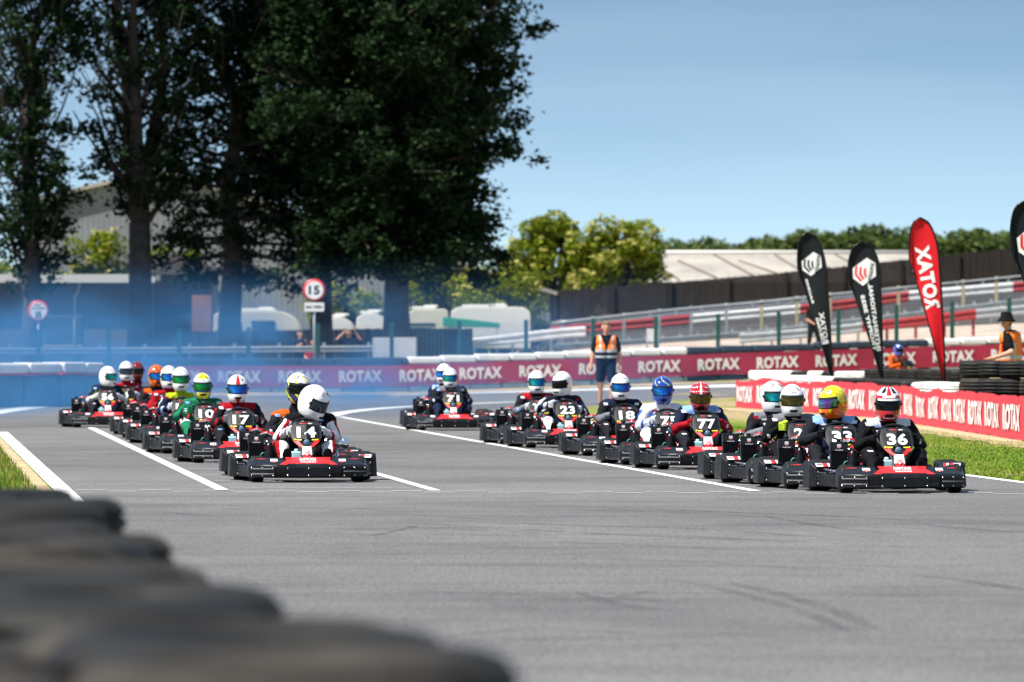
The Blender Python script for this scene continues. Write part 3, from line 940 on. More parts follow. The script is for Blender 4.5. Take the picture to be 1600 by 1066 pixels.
def make_kart():
    K = empty('kart')
    # nose cone, lofted across
    b = MB(); n = 48; prof_n = 8
    for i in range(n + 1):
        x = -.585 + 1.17 * i / n; e_ = max(0, abs(x) - .53) / .055
        yf = bump_y(x) + .03 * e_ ** 2; q = .02 * e_ ** 2
        P = [(yf + .19, BZ0 + .01), (yf + .03, BZ0), (yf + .006, BZ0 + .02), (yf, .10), (yf, .155), (yf + .012, BZ1 - q), (yf + .012 + BDEP, BZ2 - q * 1.6), (yf + .22, .18)]
        b.v += [(x, y, z) for y, z in P]
    for i in range(n):
        for j in range(prof_n):
            j2 = (j + 1) % prof_n
            b.f.append((i * prof_n + j, i * prof_n + j2, (i + 1) * prof_n + j2, (i + 1) * prof_n + j)); b.m.append(0); b.sm.append(False)
    b.f.append(tuple(range(prof_n))); b.m.append(0); b.sm.append(False)
    b.f.append(tuple(n * prof_n + j for j in reversed(range(prof_n)))); b.m.append(0); b.sm.append(False)
    nose = b.build('nose', M_BLK, K, bevel=.008)
    # bumper plates: two corner plates and the middle one
    M_RIB = mat('scraped_grey_plastic', (.16, .165, .18), .45, noise=.4, nscale=30)
    def plate(x0, x1, z0, z1, ribs, parent, name='bumper_plate'):
        p = MB(); m_ = 10
        V = []
        for zz, off in ((z0, .002), (z0 + .01, .016), (z1 - .01, .016), (z1, .002)):
            for k in range(m_ + 1):
                x = lerp(x0, x1, k / m_); V.append((x, bump_y(x) - off, zz))
        p.add(V, [(r * (m_ + 1) + k, r * (m_ + 1) + k + 1, (r + 1) * (m_ + 1) + k + 1, (r + 1) * (m_ + 1) + k) for r in range(3) for k in range(m_)], 0)
        for rz in ribs:
            V = []
            for zz, off in ((rz - .006, .016), (rz - .004, .023), (rz + .004, .023), (rz + .006, .016)):
                for k in range(m_ + 1):
                    x = lerp(x0 + .012, x1 - .012, k / m_); V.append((x, bump_y(x) - off, zz))
            p.add(V, [(r * (m_ + 1) + k, r * (m_ + 1) + k + 1, (r + 1) * (m_ + 1) + k + 1, (r + 1) * (m_ + 1) + k) for r in range(3) for k in range(m_)], 1)
        for xx in (x0 + .02, (x0 + x1) / 2, x1 - .02):
            for zz in (z0 + .018, z1 - .018):
                p.lathe([(0, -.006), (.006, -.005), (.007, 0)], c=(xx, bump_y(xx) - .016, zz), axis='y', n=8, mi=2)
        return p.build(name, [M_BLK, M_RIB, M_CHROM], parent, fix=False)
    plate(-.575, -.33, .052, .165, (.085, .135), nose)
    plate(-.225, .225, .052, .158, (), nose)
    plate(.33, .575, .052, .165, (.11,), nose)
    # red stripe with the name
    st = MB()
    def stp(x, t, o_): return slope(x, t, .003 + o_)
    V = []
    for (xa, xb, t) in ((-.27, -.225, .06), (-.235, -.205, .34), (-.195, -.195, .80), (-.185, -.185, .97)): V.append((xa, t))
    left = [(-.285, .03), (-.225, .03), (-.195, .3)]; 
    poly = [(-.285, .0), (-.215, .0), (-.20, .14), (.20, .14), (.215, .0), (.285, .0), (.21, .62), (.225, .97), (-.225, .97), (-.21, .62)]
    st.add([stp(x, t, 0) for x, t in poly], [(0, 1, 2, 9), (2, 3, 6, 9), (3, 4, 5, 6), (6, 7, 8, 9)])
    st.build('stripe', M_RED, nose)
    le = MB()
    put_text(le, 'ROTAX', lambda u, v: stp(u, .50 + v / .045 * .34, .003), .165, .045, 0, .05)
    put_text(le, 'RACING', lambda u, v: stp(u, .24 + v / .02 * .15, .003), .15, .02, 0, .04)
    le.build('lettering', M_WHT, nose, fix=False)
    em = MB()
    for sx in (-1, 1):
        add_shield(em, lambda x, y, o_: slope(sx * .335 + x * .9, .52 + y * 5.6, .004 + o_), .075)
    put_text(em, 'rotax', lambda u, v: stp(u - .46, .66 + v / .02 * .12, .003), .09, .02, 1, .03)
    put_text(em, 'rotax', lambda u, v: stp(u + .46, .66 + v / .02 * .12, .003), .09, .02, 1, .03)
    em.build('emblem', [M_WHT, M_RED], nose, fix=False)
    # number fairing, leaning back
    def fy(x, z): return -.70 + (z - .20) * .80 + abs(x) * .25
    out = [(-.055, .20), (-.062, .29), (-.085, .355), (-.135, .405), (-.152, .44), (-.150, .52), (-.132, .575), (-.10, .592), (.10, .592), (.132, .575), (.150, .52), (.152, .44), (.135, .405), (.085, .355), (.062, .29), (.055, .20)]
    fa = MB(); half = out[8:]
    fa.prism(out, 0, .05, 0, fy)
    fair = fa.build('fairing', M_DGREY, K, bevel=.006)
    def fp(x, z, off): return (x, fy(x, z) - .006 - off, z)
    np_ = MB()
    pl = [(-.118, .43), (-.122, .545), (-.108, .558), (0, .560), (.108, .558), (.122, .545), (.118, .43), (.10, .422), (0, .420), (-.10, .422)]
    np_.add([fp(x, z, .006) for x, z in pl], [(0, 1, 2, 9), (2, 3, 8, 9), (3, 4, 7, 8), (4, 5, 6, 7)])
    for s_ in (-1, 1):
        np_.add([fp(s_ * .05, .408, .004), fp(s_ * .115, .412, .004), fp(s_ * .118, .423, .004), fp(s_ * .05, .420, .004)], [(0, 1, 2, 3)], 1)
    np_.lathe([(0, -.014), (.012, -.012), (.014, 0)], c=fp(-.112, .412, .004), axis='y', n=10, mi=1)
    np_.build('number_plate', [M_BLK, M_YELP], fair, fix=False)
    dv = MB()
    for s_ in (-1, 1):
        P = [(s_ * .128, .405), (s_ * .118, .388), (s_ * .075, .352), (s_ * .045, .335), (s_ * .03, .352), (s_ * .058, .372), (s_ * .072, .40), (s_ * .09, .41)]
        dv.add([fp(x, z, .003) for x, z in P], [(0, 1, 6, 7), (1, 2, 5, 6), (2, 3, 4, 5)], 0)
    dv.add([fp(x, z, .003) for x, z in ((-.045, .27), (.045, .27), (.032, .225), (0, .208), (-.032, .225))], [(0, 1, 2, 3, 4)], 0)
    dv.add([fp(x, z, .002) for x, z in ((-.045, .35), (.045, .35), (.05, .27), (-.05, .27))], [(0, 1, 2, 3)], 2)
    add_shield(dv, lambda x, y, o_: fp(x, .308 + y, .006 + o_), .085, 2, 0)
    dv.lathe([(0, -.012), (.022, -.011), (.03, -.004), (.031, 0)], c=fp(0, .388, .004), axis='y', n=20, mi=1)
    dv.build('emblem', [M_RED, M_BLUEG, M_WHT], fair, fix=False)
    # steering wheel
    sw = MB(); ring = []
    for k in range(33):
        a = 2 * pi * k / 32; ring.append((.165 * cos(a), -.345 + .115 * sin(a) * .75 + .02, .50 + .115 * sin(a)))
    sw.tube(ring, .015, 8)
    for a in (.4, pi - .4, -pi / 2): sw.tube([(0, -.36, .47), (.16 * cos(a), -.345 + .085 * sin(a) + .02, .5 + .11 * sin(a))], .009, 6)
    sw.tube([(0, -.37, .46), (0, -.62, .18)], .012, 6)
    sw.build('steering_wheel', M_BLK2, K)
    # chassis
    c = MB()
    for s_ in (-1, 1):
        c.tube([(s_ * .22, -.78, .07), (s_ * .24, -.55, .06), (s_ * .30, -.2, .055), (s_ * .30, .45, .055), (s_ * .26, .72, .08)], .016, 8)
        c.tube([(s_ * .30, -.35, .06), (s_ * .50, -.33, .09), (s_ * .56, .1, .10), (s_ * .52, .28, .09), (s_ * .30, .30, .06)], .012, 6)
        c.tube([(s_ * .30, -.33, .12), (s_ * .54, -.3, .19), (s_ * .6, .1, .20)], .012, 6)
        c.tube([(s_ * .28, -.62, .10), (s_ * .44, -.64, .13)], .018, 6)
    c.tube([(-.6, .53, .14), (.6, .53, .14)], .02, 10)
    c.box((0, -.3, .045), (.5, .78, .01), 1)
    c.build('chassis', [M_STEEL, M_BLK2], K)
    # tyres
    for (sx, yy, R, w, wx) in ((-1, -.65, .128, .13, .495), (1, -.65, .128, .13, .495), (-1, .53, .143, .205, .585), (1, .53, .143, .205, .585)):
        t = MB(); hw = w / 2
        pr = [(.065, -hw * .8), (R * .75, -hw), (R * .93, -hw * .95), (R * .985, -hw * .8), (R, -hw * .45), (R, hw * .45), (R * .985, hw * .8), (R * .93, hw * .95), (R * .75, hw), (.065, hw * .8)]
        t.lathe(pr, axis='x', n=28, closed=True)
        w_ = t.build('wheel', M_RUB, K); w_.location = (sx * wx, yy, R + .002)
        r = MB(); r.lathe([(.0, -hw * .3), (.055, -hw * .3), (.062, -hw * .82), (.07, -hw * .84), (.07, hw * .84), (.062, hw * .82), (.055, hw * .3), (0, hw * .3)], axis='x', n=18)
        r.build('rim', M_CHROM, w_)
    # side pods wrapping the rear wheels
    for sx in (-1, 1):
        p = MB()
        # plan outline seen from above, then a sloping lid
        def zt(y): return .235 + .035 * min(1, max(0, (y - .10) / .1))
        OUT = [(.475, .14), (.50, .10), (.69, .115), (.735, .18), (.745, .50), (.72, .80), (.66, .86), (.66, .82), (.70, .78), (.715, .5), (.70, .36), (.48, .36)]
        n_ = len(OUT)
        lo = [(sx * x, y, .04) for x, y in OUT]; hi = [(sx * x + (-sx * .012 if x > .6 else 0), y + (.035 if y < .2 else 0), zt(y) - (.02 if y < .12 else 0)) for x, y in OUT]
        front = [(0, 1, 2, 3, 4, 10, 11)]
        F_ = [tuple(reversed((0, 1, 2, 3, 10, 11)))] + [(n_ + 0, n_ + 1, n_ + 2, n_ + 3, n_ + 10, n_ + 11)]
        F_ += [tuple(reversed((3, 4, 9, 10))), (n_ + 3, n_ + 4, n_ + 9, n_ + 10), tuple(reversed((4, 5, 8, 9))), (n_ + 4, n_ + 5, n_ + 8, n_ + 9), tuple(reversed((5, 6, 7, 8))), (n_ + 5, n_ + 6, n_ + 7, n_ + 8)]
        for i in range(n_):
            j = (i + 1) % n_; F_.append((i, j, j + n_, i + n_))
        p.add(lo + hi, F_)
        # low side rail from the nose back to the pod
        p.add([(sx * x, y, z) for (x, y) in ((.50, -.52), (.56, -.50), (.66, .10), (.52, .10)) for z in (.05, .16)],
              [(0, 2, 4, 6), (1, 7, 5, 3), (0, 1, 3, 2), (2, 3, 5, 4), (4, 5, 7, 6), (6, 7, 1, 0)])
        pod = p.build('side_pod', M_BLK2, K, bevel=.01)
        pp = MB()
        xa, xb = (.505, .675)
        pp.box((sx * (xa + xb) / 2, .098, .125), (xb - xa, .018, .135), 0, (0, 0, sx * .06))
        for zz in (.08, .11, .14, .17): pp.box((sx * (xa + xb) / 2, .087, zz), (xb - xa - .02, .01, .007), 1, (0, 0, sx * .06))
        pp.box((sx * .59, .084, .125), (.012, .012, .13), 1)
        for xx in (xa + .015, xb - .015):
            for zz in (.07, .18): pp.lathe([(0, -.006), (.006, -.005), (.007, 0)], c=(sx * xx, .088, zz), axis='y', n=8, mi=2)
        pp.build('bumper_plate', [M_BLK, M_RIB, M_CHROM], pod, bevel=.003)
        dd = MB()
        def tp(x, y): return (sx * x, y, zt(y) - (.02 if y < .12 else 0) + .004)
        def tq(x, t): # on the sloping lid front: from (y .10, z .2155) up to (y .17,.255)
            return (sx * x, lerp(.118, .198, t) - .006, lerp(.2165, .2585, t) + .006)
        for (x0, x1, m_) in ((.51, .535, 1), (.54, .56, 0), (.57, .60, 1), (.605, .67, 0)):
            dd.add([tq(x0, .15), tq(x1, .15), tq(x1 + .008, .85), tq(x0 + .008, .85)], [(0, 1, 2, 3)], m_)
        dd.add([tq(.612, .5), tq(.662, .5), tq(.664, .75), tq(.614, .75)], [(0, 1, 2, 3)], 1)
        dd.build('decal', [M_WHT, M_RED], pod, fix=False)
    # radiator with ribbed core and cap, on the kart's right
    r = MB(); r.box((-.475, .06, .305), (.155, .07, .15), 1); r.box((-.475, .055, .415), (.165, .085, .085), 0)
    for k in range(9): r.box((-.475 - .065 + k * .0163, .022, .305), (.005, .008, .145), 2)
    r.tube([(-.475, .05, .45), (-.475, .05, .475)], .02, 10); r.tube([(-.475, .05, .475), (-.475, .05, .487)], .028, 10)
    r.tube([(-.42, .05, .43), (-.36, .04, .46), (-.33, .06, .44)], .012, 6)
    rad = r.build('radiator', [M_DGREY, M_BLK2, M_BLK], K, bevel=.006)
    rb = MB()
    add_shield(rb, lambda x, y, o_: (-.475 + x, .0115 - o_ * 2, .418 + y), .036)
    for zz in (.385, .379): rb.box((-.475, .0115, zz), (.075, .002, .0025), 0)
    rb.build('emblem', [M_WHT, M_RED], rad, fix=False)
    # engine: finned cylinder, head, airbox boot, carburettor, plug lead, hose
    en = MB()
    en.box((-.36, .28, .16), (.2, .24, .18), 0)
    for k in range(6): en.box((-.34, .25, .265 + k * .018), (.15, .16, .009), 0)
    en.lathe([(0, .40), (.05, .395), (.06, .37), (.06, .36)], c=(-.34, .25, 0), n=14, mi=1)
    for (x, y, z) in ((-.30, .16, .36), (-.38, .15, .33), (-.27, .2, .30), (-.40, .2, .40)):
        en.lathe([(0, .03), (.016, .026), (.02, 0), (.016, -.02)], c=(x, y, z), n=10, mi=3)
    en.tube([(-.40, .10, .25), (-.40, .08, .33), (-.37, .12, .38), (-.33, .2, .40)], .009, 6, 2)
    en.tube([(-.28, .1, .22), (-.25, .06, .32), (-.27, .12, .42), (-.33, .22, .43), (-.36, .27, .41)], .007, 6, 2)
    en.tube([(-.24, .12, .16), (-.225, .02, .28), (-.25, .05, .38)], .011, 6, 1)
    for k in range(7): en.lathe([(0, .012), (.012, .01), (.014, 0)], c=(-.31 + .03 * sin(k * 2.1), .14 + .02 * cos(k * 3.3), .24 + .025 * k), axis='y', n=8, mi=(1, 0, 3, 1, 2, 1, 3)[k])
    for k in range(16):
        a_ = k * 2.4; x_ = -.245 + .055 * sin(a_ * 1.3); z_ = .19 + .016 * k; y_ = .03 + .03 * cos(a_)
        en.box((x_, y_, z_), (.022 + .012 * (k % 3), .02, .012 + .008 * (k % 2)), (1, 3, 0, 1, 2, 3, 1, 0)[k % 8], (a_, a_ * .7, a_))
    en.tube([(-.42, .06, .47), (-.37, .02, .485), (-.31, .02, .47), (-.27, .04, .42), (-.25, .05, .34)], .013, 6, 3)
    en.tube([(-.44, .03, .46), (-.38, -.01, .475), (-.33, -.01, .455)], .010, 6, 1)
    en.box((-.335, .0, .465), (.05, .03, .022), 3); en.box((-.30, -.01, .44), (.03, .03, .03), 1)
    en.build('engine', [M_DGREY, M_CHROM, M_BLK, M_REDP], K, bevel=.003)
    bo = MB(); bo.lathe([(.07, .12), (.072, .21), (.058, .28), (.038, .34), (.03, .38), (0, .385)], c=(-.345, .02, 0), n=16); bo.build('airbox', M_BLK, K)
    ho = MB(); ho.tube([(-.395 + .04 * cos(a / 10 * pi * 1.5), .0, .24 + .04 * sin(a / 10 * pi * 1.5)) for a in range(11)], .007, 6); ho.build('hose', M_TEAL, K)
    # seat shell
    se = MB()
    pts = []
    for i in range(13):
        t = i / 12; ang = lerp(-.1, 1.35, t); yb = -.02 + .34 * sin(ang) ; zb = .10 + .42 * (1 - cos(ang)) ** .9
        wd = .20 + .02 * sin(t * pi)
        for j in range(9):
            a = lerp(-1, 1, j / 8); pts.append((a * wd * 1.02, yb + .05 - .10 * abs(a) ** 3 * (.4 + t), zb + .07 * abs(a) ** 3 * (1 - t)))
    se.add(pts, [(i * 9 + j, i * 9 + j + 1, (i + 1) * 9 + j + 1, (i + 1) * 9 + j) for i in range(12) for j in range(8)], 0, True)
    so_ = se.build('seat', M_BLK, K); sm_ = so_.modifiers.new('s', 'SOLIDIFY'); sm_.thickness = .014
    ft = MB(); ft.box((-.1, -.50, .20), (.10, .18, .20)); ft.tube([(-.1, -.48, .30), (-.1, -.48, .325)], .022, 10); ft.build('fuel_tank', M_TANK, K, bevel=.02)
    pe = MB()
    for sx in (-1, 1): pe.tube([(sx * .14, -.62, .06), (sx * .17, -.73, .14), (sx * .17, -.72, .22)], .009, 6); pe.box((sx * .18, -.725, .22), (.07, .012, .02))
    pe.build('pedal', M_STEEL, K)
    rbm = MB(); rbm.tube([(-.68, .74, .12), (-.60, .83, .13), (.60, .83, .13), (.68, .74, .12)], .028, 10); rbm.box((0, .82, .17), (1.0, .07, .13)); rbm.build('rear_bumper', M_BLK2, K, bevel=.015)
    return K

def add_number(K, s):
    fair = [c for c in K.children if c.name.startswith('fairing')][0]
    def fy(x, z): return -.70 + (z - .20) * .80 + abs(x) * .25
    t = MB()
    put_text(t, s, lambda u, v: (u, fy(u, .437 + v) - .0185, .437 + v), .19 if len(s) > 1 else .08, .104, 0, .034)
    put_text(t, 'rotax', lambda u, v: (u - .03, fy(u, .566 + v) - .012, .570 + v), .07, .012, 1, .03)
    put_text(t, 'max', lambda u, v: (u + .04, fy(u, .566 + v) - .012, .570 + v), .04, .012, 0, .03)
    t.build('number', [M_WHT, M_RED], fair, fix=False)

def silencer(K):
    b = MB(); b.lathe([(0, -.13), (.04, -.13), (.058, -.11), (.058, .11), (.04, .13), (0, .13)], c=(.33, .34, .37), axis='x', n=20)
    b.tube([(.33, .34, .31), (.36, .36, .2), (.3, .4, .1)], .018, 8)
    for k in range(4): b.lathe([(.059, -.004), (.062, 0), (.059, .004)], c=(.25 + k * .05, .34, .37), axis='x', n=20)
    b.build('silencer', M_CHROM, K)
    for s_ in (0, 1, 2):
        pass
    g = MB()
    for k in range(4): g.tube([(.36, .2 + k * .05, .15), (.60, .22 + k * .05, .19)], .010, 6)
    g.build('nerf_bar', M_BLK, K)

# ------------------------------------------------------------------ drivers
def C(h): # sRGB hex to linear
    return tuple(((int(h[i:i + 2], 16) / 255) / 12.92 if int(h[i:i + 2], 16) / 255 <= .04045 else ((int(h[i:i + 2], 16) / 255 + .055) / 1.055) ** 2.4) for i in (0, 2, 4))
def fab(n, h): return mat('fabric_' + n, C(h), .85, noise=.22, nscale=11, bump=.9, bscale=15, spec=.12)
FAB = {n: fab(n, h) for n, h in dict(black='0f0f12', dark='1a1b21', navy='15203a', white='d6d6dc', red='94111e', blue='2a55b0', green='186a4a', lime='9db41e', orange='bd5217', grey='6d7078', lblue='7fa6dd', maroon='5b1520').items()}
def gl(n, h, r=.14): return mat('helmet_' + n, C(h), r, coat=.8)
GL = {n: gl(n, h) for n, h in dict(white='e6e6e8', black='101013', red='c01a26', yellow='e0d818', orange='e85f14', blue='1b3f96', lime='d9e021', dred='6e1420', navy='16245a', grey='8a8d92').items()}
def vis(n, h, r=.06): return mat('visor_' + n, C(h), r, metal=.75, rn=.03, nscale=6)
def iri(n, stops):  # view-dependent iridescent sheen painted in as a fixed colour gradient across the visor
    m = bpy.data.materials.new('visor_' + n); m.use_nodes = True; N, L = m.node_tree.nodes, m.node_tree.links; b = N['Principled BSDF']
    b.inputs['Roughness'].default_value = .07; b.inputs['Metallic'].default_value = .8
    g = N.new('ShaderNodeTexCoord'); mp_ = N.new('ShaderNodeMapping'); mp_.inputs['Scale'].default_value = (3.6, 0, 3.0); mp_.inputs['Location'].default_value = (.5, 0, 0)
    L.new(g.outputs['Object'], mp_.inputs['Vector']); gr = N.new('ShaderNodeTexGradient'); L.new(mp_.outputs[0], gr.inputs[0])
    r = N.new('ShaderNodeValToRGB'); e = r.color_ramp.elements
    for i, c in enumerate(stops):
        k = e[i] if i < 2 else e.new(i / (len(stops) - 1)); k.color = (*C(c), 1)
    for i in range(2): e[i].position = i / (len(stops) - 1)
    L.new(gr.outputs[0], r.inputs[0]); L.new(r.outputs[0], b.inputs['Base Color']); return m
VI = {n: vis(n, h) for n, h in dict(dark='16181c', blue='1f62c8', teal='1a8c9c', green='1f8f60', rainbow='4aa08a', smoke='3b4350', amber='54481e').items()}

def driver(K, loc, rz, suit, hp, hmats, visor, hrot=(0, 0, 0), hoff=(0, 0, 0), label='', gl_m=None, arm=None, boots=None, band=None, text=None, hs=1.0, tall=0.0):
    """suit: dict of bone region -> material; seated in a kart, both hands on the wheel unless arm says otherwise"""
    lx, ly, lz = hoff
    segs = []
    T = tall
    segs += [((-.06, .16, .20), .125, (-.05 + lx * .4, .14 + ly * .4, .44 + T * .5), .128, 'torso'), ((.06, .16, .20), .125, (.05 + lx * .4, .14 + ly * .4, .44 + T * .5), .128, 'torso'),
             ((-.09 + lx * .7, .11 + ly * .7, .545 + T), .105, (.09 + lx * .7, .11 + ly * .7, .545 + T), .105, 'chest'),
             ((lx * .7, .10 + ly * .7, .59 + T), .10, (lx, .06 + ly, .70 + T), .082, 'neck')]
    hands = {}
    for s_ in (-1, 1):
        sh = (s_ * .185 + lx * .7, .10 + ly * .7, .60 + T)
        el = (s_ * .285 + lx * .3, -.01, .43); hd = (s_ * .165, -.315, .50)
        if arm and arm[0] == s_: el, hd = arm[1], arm[2]
        segs += [((s_ * .10 + lx * .7, .10 + ly * .7, .605 + T), .08, sh, .078, 'shoulder'),
                 (sh, .072, el, .056, 'upper_arm'), (el, .056, (hd[0], hd[1] + .03, hd[2]), .038, 'forearm')]
        hands[s_] = hd
        kn = (s_ * .235, -.27, .345); an = (s_ * .20, -.635, .165)
        segs += [((s_ * .10, .12, .19), .10, kn, .074, 'thigh'), (kn, .074, an, .048, 'shin')]
    mk = sorted({m.name: m for m in suit.values()}.items()); names = [k for k, _ in mk]; mats_ = [m for _, m in mk]
    idx = {k: names.index(v.name) for k, v in suit.items()}
    def paint(tg, c):
        x, y, z = c
        if tg == 'chest' and 'yoke' in idx and abs(x - lx * .7) > .12 and z > .60 + T: return idx['yoke']
        if tg == 'shoulder' and 'yoke' in idx and z > .60 + T and abs(x - lx * .7) < .2: return idx['yoke']
        if tg in ('upper_arm', 'forearm') and 'band' in idx and (int((z * 3 + abs(x) * 9 + y * 5) * 2.1) % 3 == 0): return idx['band']
        if tg in ('torso', 'chest') and 'side' in idx and abs(x - lx * .6) > .11: return idx['side']
        if tg in ('thigh', 'shin') and 'stripe' in idx and abs(abs(x) - .29) < .03: return idx['stripe']
        return idx.get(tg, idx['base'])
    me = capsules(segs, .0115, 'person', mats_, {}, 2, 0, paint)
    n_ = len(me.vertices); co = np.zeros(n_ * 3); no = np.zeros(n_ * 3); me.vertices.foreach_get('co', co); me.vertices.foreach_get('normal', no)
    co = co.reshape(-1, 3); no = no.reshape(-1, 3); ph = (loc[0] * 7.3 + loc[1] * 3.1) % 6
    wv = np.sin(co[:, 2] * 62 + np.sin(co[:, 0] * 21 + ph) * 2.2 + co[:, 1] * 17) * .5 + np.sin(co[:, 0] * 48 + co[:, 2] * 31 + ph * 2) * .5
    co += no * (wv * .0065)[:, None]; me.vertices.foreach_set('co', co.ravel()); me.update()
    o = bpy.data.objects.new('person', me); COL.objects.link(o)
    o.location = loc; o.rotation_euler = (0, 0, rz)
    tag(o, label, 'person', 'seated kart drivers')
    from mathutils.bvhtree import BVHTree
    bt_ = BVHTree.FromPolygons([v.co.copy() for v in me.vertices], [tuple(p_.vertices) for p_ in me.polygons])
    pr_ = MB(); rr_ = random.Random(int(abs(loc[0] * 97 + loc[1] * 31)))
    for (px_, pz_, pw, ph_) in ((-.10, .60, .07, .018), (.10, .60, .07, .018), (-.09, .55, .05, .03), (.08, .565, .06, .016), (-.23, .52, .03, .06), (.23, .52, .03, .06), (-.27, .46, .025, .04), (.27, .46, .025, .04), (-.19, .62, .05, .03), (.19, .62, .05, .03), (-.24, .33, .03, .08), (.24, .33, .03, .08), (-.22, .38, .05, .012), (.0, .63, .05, .012)):
        if rr_.random() < .25: continue
        mi_ = rr_.choice([0, 0, 0, 1, 2]); cx_ = px_ + lx * .6; cz_ = pz_ + T; V = []; nx_, nz_ = 4, 2
        for iz in range(nz_ + 1):
            for ix in range(nx_ + 1):
                x_ = cx_ + (ix / nx_ - .5) * pw + (iz / nz_ - .5) * .01 * (1 if px_ > 0 else -1); z_ = cz_ + (iz / nz_ - .5) * ph_
                h_ = bt_.ray_cast(Vector((x_, -1.2, z_)), Vector((0, 1, 0)))
                if h_[0] is None: V = None; break
                V.append(h_[0] + Vector((0, -.004, 0)))
            if V is None: break
        if V and max(v.y for v in V) - min(v.y for v in V) < .09:
            pr_.add(V, [(j * (nx_ + 1) + i, j * (nx_ + 1) + i + 1, (j + 1) * (nx_ + 1) + i + 1, (j + 1) * (nx_ + 1) + i) for j in range(nz_) for i in range(nx_)], mi_)
    if pr_.v: pr_.build('suit_print', [FAB['white'], FAB['red'], FAB['lblue']], o, fix=False)
    helmet_parts(hp, hmats, visor, o, (lx, .03 + ly, .815 + T + lz), hrot, hs, band, text)
    for s_ in (-1, 1):
        glove(o, hands[s_], 1, gl_m if isinstance(gl_m, bpy.types.Material) else (gl_m or {}).get(s_, FAB['black']), sgn=s_)
    bt = boots or (FAB['black'], FAB['black'])
    for s_ in (-1, 1):
        b = MB(); pr = []
        # boot standing on its heel, sole towards the nose of the kart
        out = [(-.038, .12), (-.046, .20), (-.047, .28), (-.03, .325), (0, .335), (.03, .325), (.047, .28), (.046, .20), (.038, .12), (0, .108)]
        b.prism([(x + s_ * .20, z) for x, z in out], -.712, -.698, 1, lambda x, z: (z - .11) * -.10)
        b.prism([(x * .93 + s_ * .20, z * .985 + .002) for x, z in out], -.698, -.645, 0, lambda x, z: (z - .11) * -.10)
        b.tube([(s_ * .20, -.655, .15), (s_ * .20, -.60, .20)], [.046, .05], 10, 0)
        b.build('boot', list(bt), o, bevel=.01)
    return o

VI['rainbow'] = iri('rainbow', ['a8a018', '2f9a4a', '27a0b8', '7a3aa0', '203060'])
VI['teal'] = iri('teal_blue', ['0d2036', '126a86', '22b0b0', '124a90', '0c1830'])
VI['green'] = iri('green_blue', ['0e1c30', '14406e', '25a04a', '16604a', '101828'])
VI['blue'] = iri('deep_blue', ['0c1430', '1a3fa0', '2a86e0', '1a3fa0', '0c1430'])
# ------------------------------------------------------------------ the field of karts
RZ = math.atan2(-DIRB.x, DIRB.y)
proto = make_kart()
KARTS = []
def place(cx, fy_, num, label, dyaw=0.0, xlabel=None):
    p = PX(cx, fy_)
    K = proto if not KARTS else copy_tree(proto)
    for ch in list(K.children_recursive):
        pass
    yaw = RZ + dyaw + (rnd.uniform(-.022, .022) if KARTS else 0)
    # the pixel is where the front axle stands
    loc = p + Vector((-sin(yaw), cos(yaw), 0)) * .65
    K.location = (loc.x, loc.y, .004); K.rotation_euler = (0, 0, yaw)
    tag(K, label, 'kart', 'racing karts on the starting grid')
    KARTS.append((K, num, (loc.x, loc.y, .004), yaw))
    return len(KARTS) - 1
P0 = lambda a, z: 0
W_, B_ = GL['white'], M_BLK
def hm(*ms): return [ms[0], M_BLK] + list(ms[1:])

def p_union(a, z):   # white crown panel with black and red crossing bands, red lower shell
    if z > .076:
        if abs(a) < .16: return 3
        if z > .145 and abs(a) < pi: return 3
        if z > .098 and .34 < abs(a) % 1.1 < .80: return 4
        return 0
    if z > .060: return 3 if abs(a) > .5 else 0
    if -.125 < z < -.118 and abs(a) < .52: return 0
    if -.118 < z < -.085 and .50 < abs(a) < .56: return 0
    if abs(a) < .03 and -.150 < z < -.128: return 0
    return 3
def p_flame(a, z):   # fluorescent yellow, orange jaw and flames, dark tear marks
    w = .035 * sin(a * 7) + .02 * sin(a * 13 + 1)
    if z < -.05 + w and abs(a) < 2.2:
        return 2
    if abs(a) < 2.0 and z < .015 + w * 1.6 and abs(a) > 1.3: return 2
    if .085 < z < .11 and .30 < abs(a) < .75: return 3
    if .06 < z < .125 and abs(sin(a * 6 + z * 60)) < .16: return 4
    if abs(a) > 1.45 and abs(sin(a * 9 + z * 70)) < .13: return 2
    return 0
def p_14b(a, z): 
    if abs(sin(a * 3 + z * 25)) < .35: return 2
    return 3 if a < 0 and z < .06 else 0
def p_10(a, z):
    if z > .088 and abs(a) < 2.6 and z < .15: return 2 if abs(a) < .8 else 0
    if z > .05: return 0
    if z < -.07: return 2 if abs(a) < .75 else 3
    return 3
def p_17(a, z):
    if abs(a) < .14 and z > .055: return 2
    if abs(a) < .16 and z < -.1: return 2
    if .42 < abs(a) < .62 and .085 < z < .105: return 4
    if -.05 < z < .055 and abs(a) < 1.75: return 3
    return 0
def p_75(a, z):
    if abs(sin(a * 2.5 + z * 30)) < .13 and z > .03: return 2
    return 0
def p_77(a, z):
    if abs(a) < .07 and z > .05: return 2
    if abs(sin(z * 75 + abs(a) * 1.6)) < .16 and z > .0: return 2
    return 0 if z > -.07 else 3
def p_27(a, z): return 2 if (-.07 < z < .056 and 1.25 < abs(a) < 1.7 and abs(sin(z * 90 + a)) > .4) else 0
def p_18(a, z): return 0
def p_or(a, z):
    if abs(sin(a * 4 + z * 40)) < .35: return 2
    return 0

SB = FAB
def suit(base, **k):
    d_ = {'base': SB[base]}
    for a, c in k.items(): d_[a] = SB[c]
    return d_

